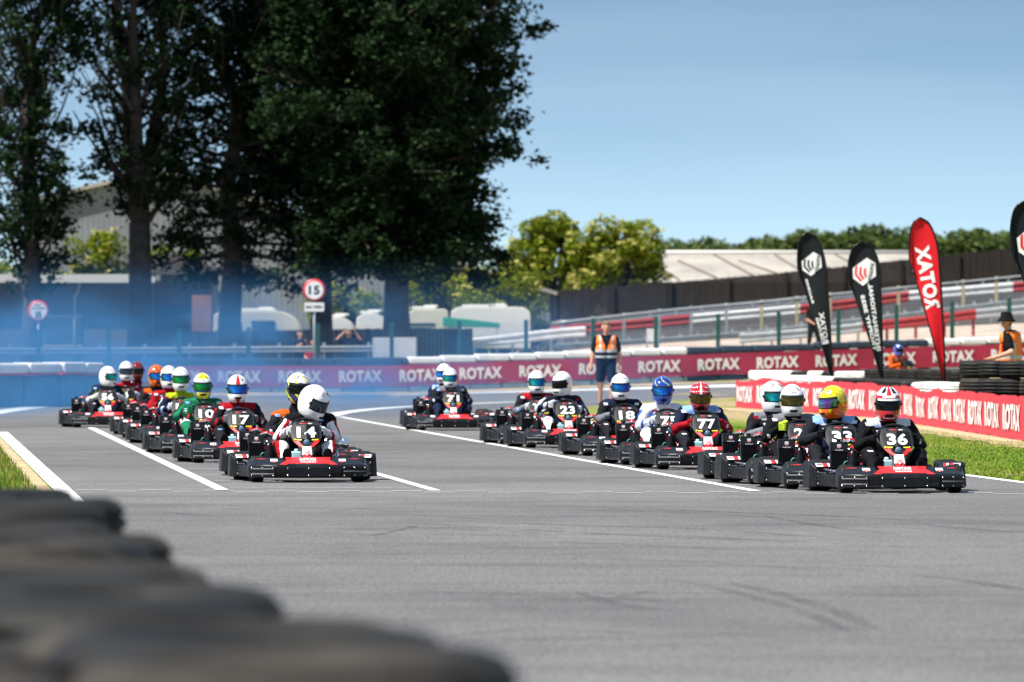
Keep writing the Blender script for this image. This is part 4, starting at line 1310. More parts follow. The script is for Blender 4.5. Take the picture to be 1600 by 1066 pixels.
GRID = [
 # cx, y, number, kart label, driver
 dict(cx=1406, y=771, n='36', lab='frontmost kart on the right, number plate 36', d=dict(suit=suit('black', yoke='white'), hp=p_union, hm=hm(W_, GL['white'], GL['red'], GL['black']), v='dark', rot=(.10, 0, -.03), off=(-.02, 0, 0), band=GL['white'], lab='driver in black suit, white shoulder patches, red helmet with striped crown', tall=.0, hs=1.02)),
 dict(cx=1319, y=764.8, n='33', lab='kart with number plate 33, second in the right row', d=dict(suit=suit('dark', yoke='lblue', torso='navy', chest='navy'), hp=p_flame, hm=hm(GL['yellow'], GL['orange'], GL['white'], GL['black']), v='rainbow', rot=(.12, 0, -.95), off=(-.03, 0, .0), arm=(-1, (-.33, -.04, .44), (-.19, -.31, .5)), lab='driver in dark suit with light blue shoulders, fluorescent yellow and orange helmet turned aside')),
 dict(cx=1260, y=757.7, n='27', lab='kart with number plate 27, third in the right row', d=dict(suit=suit('black', yoke='grey'), hp=p_27, hm=hm(W_, GL['yellow']), v='amber', rot=(.08, 0, .0), off=(-.05, 0, .0), gl={-1: mat('fabric_fluo', (.55, .75, .03), .7)}, arm=(-1, (-.31, -.02, .45), (-.20, -.33, .56)), txt='Arai', lab='driver in black suit with fluorescent yellow glove and glossy white helmet')),
 dict(cx=1229, y=751.5, n='', lab='kart behind number 27 whose plate is hidden, last of the four leading the right row', d=dict(suit=suit('dark', yoke='grey', forearm='grey'), hp=P0, hm=hm(W_), v='teal', rot=(.05, 0, .28), off=(-.05, 0, .02), lab='driver in dark suit, white helmet with teal visor, half behind the fluorescent glove driver')),
 dict(cx=1107, y=734, n='77', lab='kart with number plate 77, first of the middle bunch on the right', d=dict(suit=suit('dark', yoke='lblue', upper_arm='navy', forearm='red'), hp=p_77, hm=hm(GL['red'], GL['white'], GL['dred']), v='amber', rot=(.30, 0, -.05), off=(-.02, -.03, -.02), gl=SB['red'], lab='driver in navy suit with red gloves and red helmet bowed over the wheel')),
 dict(cx=1048, y=727, n='75', lab='kart with number plate 75, behind number 77', d=dict(suit=suit('white', side='blue', band='blue', thigh='white'), hp=p_75, hm=hm(GL['blue'], GL['lime']), v='blue', rot=(.10, 0, .0), off=(-.03, 0, .02), gl=SB['white'], hs=1.02, lab='driver in white and blue suit with a dark blue helmet')),
 dict(cx=982, y=713, n='18', lab='kart with number plate 18, right in front of the standing marshal', d=dict(suit=suit('dark', yoke='navy', forearm='grey'), hp=P0, hm=hm(W_), v='blue', rot=(.12, 0, .0), off=(-.03, 0, .02), gl=SB['dark'], band=M_BLK, lab='driver in charcoal suit and white helmet, right in front of the standing marshal')),
 dict(cx=889, y=700.5, n='23', lab='kart with number plate 23', d=dict(suit=suit('navy', band='white', yoke='dark', thigh='black', shin='white'), hp=P0, hm=hm(W_), v='dark', rot=(.15, 0, -.75), off=(-.02, 0, .02), arm=(-1, (-.36, -.02, .5), (-.2, -.25, .56)), gl=SB['white'], lab='driver with a white helmet turned to the side, in number 23')),
 dict(cx=846, y=694.5, n='19', lab='kart behind number 23 with only its first digit showing', d=dict(suit=suit('dark', yoke='red', forearm='grey'), hp=P0, hm=hm(W_), v='teal', rot=(.06, 0, .05), off=(-.01, 0, .02), gl=SB['white'], lab='driver in dark suit and white helmet with bright teal visor, beside number 23')),
 dict(cx=709, y=673, n='71', lab='kart with number plate 71, alone in the smoke in mid track', d=dict(suit=suit('navy', yoke='grey', upper_arm='dark'), hp=P0, hm=hm(W_), v='teal', rot=(.12, 0, .0), off=(-.02, 0, .0), hs=.97, lab='driver in navy suit and white helmet in kart number 71')),
 dict(cx=704, y=669, n='', lab='kart right behind number 71, almost hidden', d=dict(suit=suit('navy', yoke='lblue'), hp=P0, hm=hm(W_, GL['navy']), v='blue', rot=(.1, 0, -.5), off=(-.06, 0, .05), lab='driver half hidden behind the driver of number 71, white helmet')),
 dict(cx=480, y=754, n='14', lab='frontmost kart on the left, number plate 14', sil=True, d=dict(suit=suit('white', torso='black', chest='black', shin='white', thigh='black', side='black', band='red', neck='red', shoulder='black', stripe='red'), hp=P0, hm=hm(W_), v='smoke', rot=(.50, 0, .98), off=(.09, -.08, -.02), gl=SB['white'], boots=(SB['white'], SB['black']), hs=1.06, lab='driver in white, red and black suit, white helmet leaning and looking aside')),
 dict(cx=464, y=745.6, n='', lab='kart right behind number 14, hidden by it', d=dict(suit=suit('dark', yoke='orange', shoulder='orange'), hp=p_14b, hm=hm(GL['white'], GL['yellow'], GL['navy']), v='dark', rot=(.08, 0, .3), off=(.05, 0, .09), hs=1.02, lab='driver behind number 14, orange shoulders, yellow and blue helmet')),
 dict(cx=378, y=724, n='17', lab='kart with number plate 17, behind number 14', d=dict(suit=suit('dark', band='red', yoke='red', chest='grey', neck='red'), hp=p_17, hm=hm(GL['white'], GL['red'], GL['navy'], GL['black']), v='blue', rot=(.08, 0, .03), off=(-.02, 0, .03), hs=1.02, gl=SB['grey'], lab='driver in dark red suit, white helmet with red centre stripe')),
 dict(cx=324, y=709.5, n='10', lab='kart with number plate 10', d=dict(suit=suit('green', band='dark', thigh='white'), hp=p_10, hm=hm(GL['white'], GL['yellow'], GL['blue']), v='green', rot=(.12, 0, .0), off=(-.02, 0, .02), arm=(-1, (-.37, -.08, .44), (-.19, -.3, .55)), gl=SB['green'], txt='Arai', lab='driver in green suit, white helmet with yellow crown and chin')),
 dict(cx=287, y=694, n='16', lab='kart with number plate 16', d=dict(suit=suit('navy', band='white', yoke='lime', neck='lime'), hp=P0, hm=hm(W_), v='green', rot=(.1, 0, .02), off=(-.01, 0, .06), hs=1.02, gl=SB['white'], txt='Arai', lab='driver in navy and white suit with lime collar, white helmet, number 16')),
 dict(cx=268, y=686, n='', lab='kart behind number 16, driver in red', d=dict(suit=suit('red', band='maroon'), hp=P0, hm=hm(W_), v='blue', rot=(.08, 0, .15), off=(-.03, 0, .06), hs=1.02, lab='driver in red suit, white helmet half hidden by the one in front')),
 dict(cx=252, y=680.5, n='', lab='kart at the tail of the left bunch, driver with orange helmet', d=dict(suit=suit('dark', yoke='orange'), hp=p_or, hm=hm(GL['orange'], GL['black']), v='blue', rot=(.1, 0, .2), off=(-.06, 0, .06), hs=1.02, lab='driver with orange patterned helmet and blue visor')),
 dict(cx=169, y=668.5, n='56', lab='kart with number plate 56, far left', d=dict(suit=suit('navy', band='lime', forearm='white', shin='dark'), hp=P0, hm=hm(W_), v='teal', rot=(.12, 0, .85), off=(.03, 0, .0), hs=1.03, gl=SB['white'], lab='driver in navy and lime suit, white helmet turned aside, number 56')),
 dict(cx=197, y=664, n='4', lab='kart in the smoke just behind number 56', d=dict(suit=suit('red', forearm='white', band='maroon'), hp=P0, hm=hm(W_), v='smoke', rot=(.1, 0, .1), off=(.02, 0, .07), hs=1.02, gl=SB['white'], lab='driver in red suit and white helmet, in the smoke behind number 56')),
 dict(cx=216, y=660.5, n='', lab='last kart at the far left, deep in the smoke', d=dict(suit=suit('maroon', yoke='white'), hp=P0, hm=hm(GL['dred']), v='dark', rot=(.1, 0, .1), off=(.0, 0, .06), lab='driver with dark red helmet, deepest in the smoke')),
]
for g in GRID: g['i'] = place(g['cx'], g['y'], g['n'], g['lab'])
for g in GRID:
    K, num, loc, yaw = KARTS[g['i']]
    if num: add_number(K, num)
    if g.get('sil'): silencer(K)
    q = g['d']
    driver(K, loc, yaw, q['suit'], q['hp'], q['hm'], VI[q['v']], q.get('rot', (0, 0, 0)), q.get('off', (0, 0, 0)), q['lab'], q.get('gl'), q.get('arm'), q.get('boots'), q.get('band'), q.get('txt'), q.get('hs', 1.0), q.get('tall', 0.0))

# ------------------------------------------------------------------ standing people
M_SKIN = mat('skin', C('c98f76'), .55, noise=.08, nscale=20)
M_HAIR = mat('sandy_hair', C('7a6548'), .8, noise=.2, nscale=60)
M_HAIRD = mat('dark_hair', C('2a2018'), .8, noise=.2, nscale=60)
M_HIVIS = mat('orange_hi_vis', (.95, .20, .015), .7)
M_REFL = mat('reflective_grey_tape', (.45, .48, .5), .4)
def hand_on(segs, wrist, dirv, side, open_=.4):
    """palm, four unequal fingers and a thumb leaving the side of the palm"""
    w = Vector(wrist); d = Vector(dirv).normalized()
    sd_ = Vector(side).normalized(); pn = d.cross(sd_).normalized()
    segs.append((tuple(w), .026, tuple(w + d * .05), .03, 'hand'))
    segs.append((tuple(w + d * .05 + sd_ * .015), .02, tuple(w + d * .075 - sd_ * .015), .02, 'hand'))
    for k, L in enumerate((.062, .07, .066, .05)):
        b0 = w + d * .08 + sd_ * (.030 - k * .020); m = b0 + d * L * .5 + pn * open_ * .01; e = m + (d * .8 + pn * open_).normalized() * L * .5
        segs.append((tuple(b0), .0095, tuple(m), .009, 'hand')); segs.append((tuple(m), .009, tuple(e), .0075, 'hand'))
    t0 = w + d * .025 + sd_ * .028
    segs.append((tuple(t0), .013, tuple(t0 + d * .03 + sd_ * .022), .011, 'hand')); segs.append((tuple(t0 + d * .03 + sd_ * .022), .011, tuple(t0 + d * .06 + sd_ * .024), .009, 'hand'))

def head_on(segs, c, turn=0.0, tilt=0.0, s=1.0):
    R = Euler((tilt, 0, turn)).to_matrix(); c = Vector(c)
    def q(p): return tuple(c + R @ (Vector(p) * s))
    segs += [(q((0, .02, .03)), .088 * s, q((0, -.005, .02)), .082 * s, 'head'), (q((0, -.02, -.02)), .07 * s, q((0, -.045, -.065)), .045 * s, 'head'),
             (q((0, -.085, .02)), .012 * s, q((0, -.108, -.015)), .014 * s, 'head'), (q((-.085, .01, .005)), .016, q((-.088, .012, -.02)), .011, 'head'), (q((.085, .01, .005)), .016, q((.088, .012, -.02)), .011, 'head')]
    return q

def face(parent, q):
    b = MB()
    for s_ in (-1, 1):
        b.lathe([(0, -.006), (.010, -.003), (.012, 0)], c=q((s_ * .033, -.083, .022)), axis='y', n=8, mi=0)
    b.tube([q((-.024, -.088, -.05)), q((0, -.094, -.048)), q((.024, -.088, -.05))], .0045, 5, 1)
    for s_ in (-1, 1): b.tube([q((s_ * .018, -.092, .045)), q((s_ * .046, -.084, .046))], .004, 5, 0)
    b.build('face', [M_HAIRD, mat('lip', C('9a5a50'), .6)], parent)

def hair(parent, q, m, full=True, s=1.0):
    segs = [(q((0, .035, .055)), .09 * s, q((0, .0, .072)), .078 * s, 'h'), (q((0, .05, .0)), .078 * s, q((0, .05, -.03)), .06 * s, 'h')]
    if full: segs += [(q((-.04, -.03, .095)), .04 * s, q((.04, -.03, .095)), .04 * s, 'h')]
    me = capsules(segs, .012, 'hair', [m], {}, 3)
    o = bpy.data.objects.new('hair', me); COL.objects.link(o); o.parent = parent
    return o

def cloth_piece(parent, name, segs, m, paint=None, inflate=.012, cut=None, mats_=None, vox=.014):
    me = capsules(segs, vox, name, mats_ or [m], {}, 5, inflate, paint)
    if cut:
        b = bmesh.new(); b.from_mesh(me)
        bmesh.ops.delete(b, geom=[f for f in b.faces if cut(f.calc_center_median())], context='FACES'); b.to_mesh(me); b.free()
    o = bpy.data.objects.new(name, me); COL.objects.link(o); o.parent = parent
    return o

def standing(loc, rz, label, top_m, leg_m, arms, group=None, shorts=False, hair_m=M_HAIR, vest=False, shoes=M_BLK, hturn=0, hscale=1.0, step=.0, sleeve_short=True, leg_skin=True, build=1.0):
    B = build
    torso = [((-.07, 0, .98), .115 * B, (-.08, .0, 1.20), .12 * B, 'torso'), ((.07, 0, .98), .115 * B, (.08, .0, 1.20), .12 * B, 'torso'), ((-.10, .01, 1.36), .10 * B, (.10, .01, 1.36), .10 * B, 'torso'), ((-.08, 0, 1.2), .12 * B, (.08, 0, 1.36), .10 * B, 'torso'), ((.08, 0, 1.2), .12 * B, (-.08, 0, 1.36), .10 * B, 'torso')]
    segs = list(torso) + [((0, .01, 1.40), .06, (0, -.005, 1.53), .055, 'neck')]
    q = head_on(segs, (0, -.01, 1.64), hturn)
    sl = []
    for s_ in (-1, 1):
        sh = (s_ * .19, .01, 1.40); el, wr = arms[s_]
        segs += [((s_ * .12, .01, 1.40), .068, sh, .066, 'torso'), (sh, .062, el, .045, 'upper_arm'), (el, .045, wr, .028, 'forearm')]
        mid = tuple(Vector(sh).lerp(Vector(el), .72)); sl.append((sh, .066, mid, .06, 'sleeve')); sl.append(((s_ * .10, .01, 1.40), .07, sh, .069, 'sleeve'))
        dv = (Vector(wr) - Vector(el)); hand_on(segs, wr, dv, (0, -1, 0) if abs(dv.normalized().y) < .8 else (s_, 0, 0))
    legs = []
    for s_ in (-1, 1):
        hip = (s_ * .09, 0, .94); kn = (s_ * .11, -.03 - s_ * step, .50); an = (s_ * .115, .02 - s_ * step * 1.3, .09)
        legs.append((hip, kn, an))
        segs += [(hip, .098 * B, kn, .06, 'thigh'), (kn, .06, an, .038, 'shin'), (an, .04, (an[0], an[1] - .13, .035), .034, 'foot')]
    o_me = capsules(segs, .011, 'person', [M_SKIN, shoes], {'foot': 1}, 3)
    o = bpy.data.objects.new('person', o_me); COL.objects.link(o); o.location = loc; o.rotation_euler = (0, 0, rz)
    tag(o, label, 'person', group)
    face(o, q); hair(o, q, hair_m)
    cloth_piece(o, 'shirt', torso + sl + [((0, .01, 1.42), .068, (0, .005, 1.46), .062, 'neck')], top_m, inflate=.010)
    hz = .52 if shorts else .10
    tr = []
    for hip, kn, an in legs:
        if shorts: tr.append((hip, .108 * B, (kn[0], kn[1], kn[2] + .10), .088, 't'))
        else: tr += [(hip, .102 * B, kn, .07, 't'), (kn, .07, an, .05, 't')]
    tr += [((-.07, 0, .97), .125 * B, (.07, 0, .97), .125 * B, 't')]
    cloth_piece(o, 'shorts' if shorts else 'trousers', tr, leg_m, inflate=.008)
    if vest:
        v_segs = [(a, b_, c, d_, e_) for a, b_, c, d_, e_ in torso] + [((-.13, .01, 1.40), .075, (.13, .01, 1.40), .075, 'torso')]
        def pv(tg, c):
            x, y, z = c
            if z < 1.075 and z > 1.03: return 1
            if 1.14 < z < 1.19: return 1
            if z < 1.14: return 2
            if .105 < abs(x) < .14 and y < 0: return 1
            return 0
        cloth_piece(o, 'hi_vis_vest', v_segs, None, pv, .026, lambda c: (c.y < 0 and abs(c.x) < .012 + max(0, (c.z - 1.22)) * .42) or (abs(c.x) > .215 and c.z > 1.22) or c.z < .99, [M_HIVIS, M_REFL, FAB['navy']])
    return o

pm = PX(947, 638)
standing((pm.x, pm.y, 0), .05, 'middle-aged marshal in orange hi-vis vest and navy shorts standing on the infield', FAB['black'], FAB['navy'],
         {-1: ((-.27, .02, 1.12), (-.31, -.04, .86)), 1: ((.27, .02, 1.12), (.29, -.04, .86))}, shorts=True, vest=True, step=.05, hair_m=M_HAIR, build=1.07)
def at_depth(px, Y): x = XA(px, Y); return (x, Y, ground_z(x, Y))
standing(at_depth(1271, 244), .5, 'man all in black walking behind the black feather flag', FAB['black'], FAB['black'],
         {-1: ((-.27, -.05, 1.14), (-.16, -.24, 1.02)), 1: ((.28, .02, 1.13), (.22, -.18, .98))}, 'people behind the far barrier', hair_m=M_HAIRD, step=.1)
standing(at_depth(469, 228), .3, 'spectator in dark top holding up a camera, left of the speed limit sign', FAB['navy'], FAB['dark'],
         {-1: ((-.30, -.05, 1.15), (-.10, -.25, 1.30)), 1: ((.30, -.08, 1.15), (.14, -.22, 1.38))}, 'people behind the far barrier', hair_m=M_HAIRD)
standing(at_depth(489, 227), -.1, 'smaller spectator in red and orange beside the speed limit pole', FAB['red'], FAB['maroon'],
         {-1: ((-.27, -.05, 1.12), (-.14, -.2, 1.0)), 1: ((.27, -.05, 1.12), (.14, -.2, 1.0))}, 'people behind the far barrier', hair_m=M_HAIRD).scale = (.86, .86, .84)
standing(at_depth(545, 229), 0, 'spectator with both arms raised, in front of the white caravans', FAB['navy'], FAB['navy'],
         {-1: ((-.36, -.08, 1.45), (-.16, -.12, 1.66)), 1: ((.36, -.08, 1.45), (.2, -.12, 1.68))}, 'people behind the far barrier')
# marshal leaning on the tall tyre stacks
def leaning():
    Y = 116.5; X = XA(1578, Y); z0 = 1.06
    e = (X, Y, z0)
    T = [((-.02, .0, .02), .13, (.0, -.02, .36), .125, 'torso'), ((.05, .06, .02), .12, (.05, .06, .38), .11, 'torso'), ((-.07, -.08, .36), .085, (.07, .10, .38), .09, 'torso')]
    segs = list(T) + [((-.02, -.03, .42), .056, (-.05, -.05, .54), .052, 'neck')]
    q = head_on(segs, (-.06, -.06, .635), -.75)
    A = [((-.05, -.12, .38), .062, (.0, -.30, .14), .048, 'arm'), ((.0, -.30, .14), .046, (-.30, -.34, .045), .03, 'arm'), ((.08, .14, .38), .062, (.14, .12, .12), .046, 'arm'), ((.14, .12, .12), .046, (-.10, .10, .02), .03, 'arm')]
    segs += A
    hand_on(segs, (-.30, -.34, .045), (-1, -.1, -.12), (0, -1, .1)); hand_on(segs, (-.10, .10, .02), (-1, 0, 0), (0, 1, 0))
    segs += [((0, 0, 0), .13, (.0, .02, -.08), .13, 'hip'), ((-.06, 0, -.08), .095, (-.08, .02, -.98), .05, 'leg'), ((.08, .05, -.08), .095, (.10, .05, -.98), .05, 'leg')]
    me = capsules(segs, .010, 'person', [M_SKIN, FAB['dark']], {'hip': 1, 'leg': 1}, 3)
    o = bpy.data.objects.new('person', me); COL.objects.link(o); o.location = e
    tag(o, 'marshal in black bucket hat, blue sunglasses and orange vest resting an arm on the tyres', 'person')
    face(o, q); hair(o, q, M_HAIRD, False)
    cloth_piece(o, 'shirt', T + [((-.05, -.12, .38), .068, (-.02, -.25, .21), .062, 's'), ((.08, .14, .38), .068, (.12, .13, .2), .062, 's'), ((-.02, -.03, .42), .065, (-.03, -.035, .46), .06, 'n')], FAB['black'], inflate=.012)
    def pv(tg, c):
        if .03 < c[2] < .085 or (.0 < c[0] + .02 * c[2] and abs(c[0] - .07) < .02 and c[2] < .3): return 1
        return 0
    cloth_piece(o, 'hi_vis_vest', T, None, pv, .030, lambda c: c.z > .47 or (abs(c.x + .09) < .03 and c.y < -.02 and c.z > .15), [M_HIVIS, M_REFL])
    h = MB(); c = Vector(q((0, .0, .055)))
    h.lathe([(0, .095), (.06, .092), (.088, .075), (.098, .0), (.105, -.005), (.150, -.055), (.146, -.062), (.10, -.015)], c=tuple(c), n=28)
    h.build('bucket_hat', FAB['black'], o)
    g = MB()
    for s_ in (-1, 1):
        pts = [q((s_ * .036 + .026 * cos(a), -.093 - .004 * cos(a * 2), .012 + .02 * sin(a))) for a in [k * pi / 6 for k in range(12)]]
        g.add([Vector(p) for p in pts] + [Vector(p) + (Vector(q((0, .012, 0))) - Vector(q((0, 0, 0)))) for p in pts], [tuple(range(12)), tuple(range(23, 11, -1))] + [(k, (k + 1) % 12, 12 + (k + 1) % 12, 12 + k) for k in range(12)], 0)
        g.tube([q((s_ * .06, -.088, .016)), q((s_ * .088, .01, .012))], .003, 5, 1)
    g.build('sunglasses', [mat('blue_mirror_lens', (.03, .15, .7), .08, metal=.8), M_BLK], o)
    r = MB(); r.box((-.13, -.10, .20), (.035, .04, .10)); r.tube([(-.14, -.10, .25), (-.16, -.11, .36)], .005, 5); r.build('radio', [M_REDP], o, bevel=.004)
leaning()
# driver far behind, only helmet and shoulders over the tyres
def far_driver():
    p = Vector((XA(1405, 190), 190, 0))
    K = copy_tree(proto)
    for ch in list(K.children_recursive):
        if ch.name.startswith('number') and 'plate' not in ch.name or ch.name.startswith('silencer') or ch.name.startswith('nerf'): bpy.data.objects.remove(ch)
    K.location = (p.x, p.y, .25); K.rotation_euler = (0, 0, .6); K.location.z = ground_z(p.x, p.y) + .03
    tag(K, 'kart parked behind the tyre row by the red feather flag, almost hidden', 'kart', 'racing karts on the starting grid')
    driver(K, tuple(K.location), .6, suit('orange', yoke='orange'), p_75, hm(GL['blue'], GL['white']), VI['dark'], (.05, 0, .0), (0, 0, 0), 'driver in orange with a blue and white helmet, far behind the tyre row', None, tall=.05)
far_driver()

# ------------------------------------------------------------------ the bank on the right: paved bands, guardrails, fences
def band(name, pts_lo, pts_hi, m, z=.03):
    """strip of ground between two lines given as (X, Y)"""
    n = 24
    def lin(P):
        f, L = polypath([Vector((a, b_, 0)) for a, b_ in P]); return [f(L * i / n)[0] for i in range(n + 1)]
    A_, B_2 = lin(pts_lo), lin(pts_hi)
    b = MB(); V = []
    for j in range(7):
        for i in range(n + 1):
            p = A_[i].lerp(B_2[i], j / 6); V.append((p.x, p.y, ground_z(p.x, p.y) + z))
    b.add(V, [(j * (n + 1) + i, j * (n + 1) + i + 1, (j + 1) * (n + 1) + i + 1, (j + 1) * (n + 1) + i) for j in range(6) for i in range(n)])
    return tag(b.build(name, m), kind='structure')
M_ASPH2 = mat('old_grey_asphalt', (.032, .030, .032), .9, noise=.2, nscale=.5)
M_SAND = mat('sandy_gravel', (.40, .32, .26), .95, noise=.25, nscale=.7)
band('path', [(-3, 211), (30, 211)], [(-3, 226), (34, 226)], M_SAND)
band('road', [(-2, 227), (30, 227)], [(-1, 252), (34, 252)], mat('tan_track', (.30, .25, .21), .95, noise=.25, nscale=.6))
band('path', [(0, 252.5), (34, 252.5)], [(0, 268), (36, 268)], M_SAND)
band('road', [(0, 268.5), (36, 268.5)], [(1, 290), (38, 290)], M_CONC)
band('path', [(0, 290.5), (38, 290.5)], [(1, 328), (40, 328)], M_ASPH2)
band('road', [(-40, 209), (-3.2, 209)], [(-40, 262), (-3.2, 262)], M_ASPH2)

M_GALV = mat('galvanised_steel', (.42, .45, .46), .45, metal=.55, noise=.15, nscale=3)
M_ARED = mat('red_guardrail_paint', (.36, .02, .025), .5, noise=.25, nscale=3)
M_AWHT = mat('white_guardrail_paint', (.62, .62, .62), .5, noise=.15, nscale=3)
def wbeam(mb, p, q, h, mi):
    """W profile beam between two points"""
    p, q = Vector(p), Vector(q); d = (q - p).normalized(); n = Vector((d.y, -d.x, 0)).normalized()
    if n.y > 0: n = -n
    prof = [(.0, -.5), (.06, -.36), (.06, -.22), (.0, -.06), (.0, .06), (.06, .22), (.06, .36), (.0, .5)]
    V = []
    for c in (p, q):
        for o_, z in prof: V.append(c + n * (o_ + .02) + Vector((0, 0, z * h)))
    k = len(prof)
    F_ = [(i, i + 1, k + i + 1, k + i) for i in range(k - 1)]
    V2 = [v - n * .012 for v in V]
    mb.add(V, F_, mi); mb.add(V2, [tuple(reversed(f)) for f in F_], mi)
def guardrail(name, pts, Y, h, cols, label, post_every, pm_, zoff=0):
    """pts: (photo column, photo row of the beam centre) at depth Y; cols: list of (until column, material)"""
    e = empty(name, AT(pts[0][0], pts[0][1], Y)); o_ = e.location.copy()
    x = pts[0][0]; xs = [p[0] for p in pts]; ys = [p[1] for p in pts]
    prev = x; 
    for (xe, m) in cols:
        mb_ = MB(); a = prev
        while a < xe - .1:
            b_ = min(xe, a + 38)
            wbeam(mb_, AT(a, np.interp(a, xs, ys), Y) - o_, AT(b_, np.interp(b_, xs, ys), Y) - o_, h, 0); a = b_
        mb_.build('beam', m, e, fix=False); prev = xe
    x = pts[0][0] + 6
    while x < pts[-1][0]:
        c = AT(x, np.interp(x, xs, ys), Y); gz = ground_z(c.x, c.y)
        pb = MB(); pb.box((c.x - o_.x, c.y - o_.y + .09, (c.z + .2 + gz) / 2 - o_.z - .1), (.10, .12, c.z + .2 - gz + .2)); pb.build('post', pm_(x), e); x += post_every
    return tag(e, label, 'guardrail', 'guardrails on the bank')
guardrail('guardrail', [(815, 522), (1040, 503), (1080, 499), (1250, 484), (1340, 474), (1420, 463), (1600, 448), (1700, 440)], 290, .40,
          [(1078, M_ARED), (1250, M_AWHT), (1420, M_ARED), (1583, M_AWHT), (1700, M_ARED)], 'upper guardrail on the bank painted in long red and white lengths', 62, lambda x: M_GALV)
guardrail('guardrail', [(1155, 529), (1250, 522), (1300, 517), (1345, 512), (1420, 504), (1525, 491), (1600, 484), (1700, 474)], 255, .34,
          [(1347, M_GALV), (1525, M_ARED), (1700, M_GALV)], 'lower guardrail on the bank, bare grey with one dark red length', 45, lambda x: M_ARED if 1347 < x < 1525 else M_AWHT)
guardrail('guardrail', [(735, 537), (800, 530), (870, 521), (915, 518)], 262, .36, [(915, M_AWHT)], 'pale ridged guardrail climbing the start of the bank, left of the marshal', 60, lambda x: M_GALV)
guardrail('guardrail', [(-60, 549), (120, 549), (340, 547), (470, 546), (640, 545)], 222, .20, [(640, M_GALV)], 'thin grey guardrail behind the smoke on the left', 70, lambda x: M_GALV)

guardrail('guardrail', [(868, 541), (1040, 531), (1190, 519), (1300, 506), (1600, 470), (1700, 458)], 270, .16, [(1700, M_GALV)], 'thin plain grey rail running between the two wide guardrails on the bank', 27, lambda x: M_GALV)
guardrail('guardrail', [(930, 507), (1040, 494), (1190, 480), (1320, 466), (1600, 441), (1700, 432)], 312, .14, [(1700, M_GALV)], 'thin grey rail close below the dark timber screen', 40, lambda x: M_GALV)
# galvanised mesh fence on the bank
M_WIRE = mat('fence_wire', (.10, .11, .11), .5, metal=.2)
M_OCHRE = mat('weathered_timber_post', (.42, .36, .22), .8, noise=.2, nscale=5)
def mesh_fence(name, pts, Y, height, post_px, post_m, post_w, label, rail=True, wire=.05, group=None, top=None, wr=.0035):
    xs = [p[0] for p in pts]; ys = [p[1] for p in pts]
    def topz(px): return AT(px, np.interp(px, xs, ys), Y)
    o_ = topz(xs[0]).copy(); e = empty(name, o_)
    w_ = MB()
    def bot(px):
        t = topz(px); return Vector((t.x, t.y, max(ground_z(t.x, t.y), t.z - height)))
    X0, X1 = topz(xs[0]).x, topz(xs[-1]).x
    def quad(a, b_, r, side):
        d = (b_ - a).normalized(); n = d.cross(Vector((0, 1, 0))).normalized() * r
        w_.add([a - n, a + n, b_ + n, b_ - n], [(0, 1, 2, 3)])
    px = xs[0]; step = wire * F / Y
    while px < xs[-1]:
        t, b_ = topz(px) - o_, bot(px) - o_; quad(b_, t, wr, 0); px += step
    for k in range(int(height / (wire * 2)) + 1):
        f_ = k / max(1, int(height / (wire * 2)))
        for i in range(40):
            a, c = lerp(xs[0], xs[-1], i / 40), lerp(xs[0], xs[-1], (i + 1) / 40)
            quad((bot(a) * (1 - f_) + topz(a) * f_) - o_, (bot(c) * (1 - f_) + topz(c) * f_) - o_, wr, 0)
    w_.build('wire_mesh', M_WIRE, e, fix=False)
    for px in post_px:
        t = topz(px) - o_; g = bot(px); g.z = ground_z(g.x, g.y); g = g - o_
        pb = MB(); pb.box(((t.x + g.x) / 2, .04, (t.z + g.z) / 2 + .04), (post_w, post_w, t.z - g.z + .08)); pb.build('post', post_m(px) if callable(post_m) else post_m, e)
    if rail:
        rb = MB(); rb.tube([topz(lerp(xs[0], xs[-1], i / 30)) - o_ + Vector((0, -.02, 0)) for i in range(31)], .035, 6); rb.build('top_rail', M_GALV, e)
    return tag(e, label, 'fence', group)
mesh_fence('mesh_fence', [(862, 505), (1040, 485), (1190, 472), (1320, 458), (1500, 441), (1600, 431), (1700, 421)], 275, 1.45, [878, 925, 975, 1030, 1080, 1135, 1190, 1245, 1297, 1352, 1404, 1455, 1505, 1557, 1610, 1662],
           lambda px: M_GALV if px < 1170 else M_OCHRE, .11, 'mesh fence with top rail and timber posts climbing the bank', wire=.07)
M_GREENP = mat('dark_green_post', (.008, .065, .05), .5)
mesh_fence('mesh_fence', [(-60, 520), (388, 516), (497, 510), (640, 507), (822, 504), (1025, 499), (1217, 491), (1310, 486), (1401, 481), (1488, 475), (1600, 468), (1700, 462)], 214, 2.0,
           [60, 170, 280, 388, 497, 612, 718, 822, 927, 1025, 1122, 1217, 1310, 1401, 1488, 1577, 1665], M_GREENP, .12, 'long wire fence with dark green posts behind the far tyre barrier', rail=False, wire=.06, wr=.002)

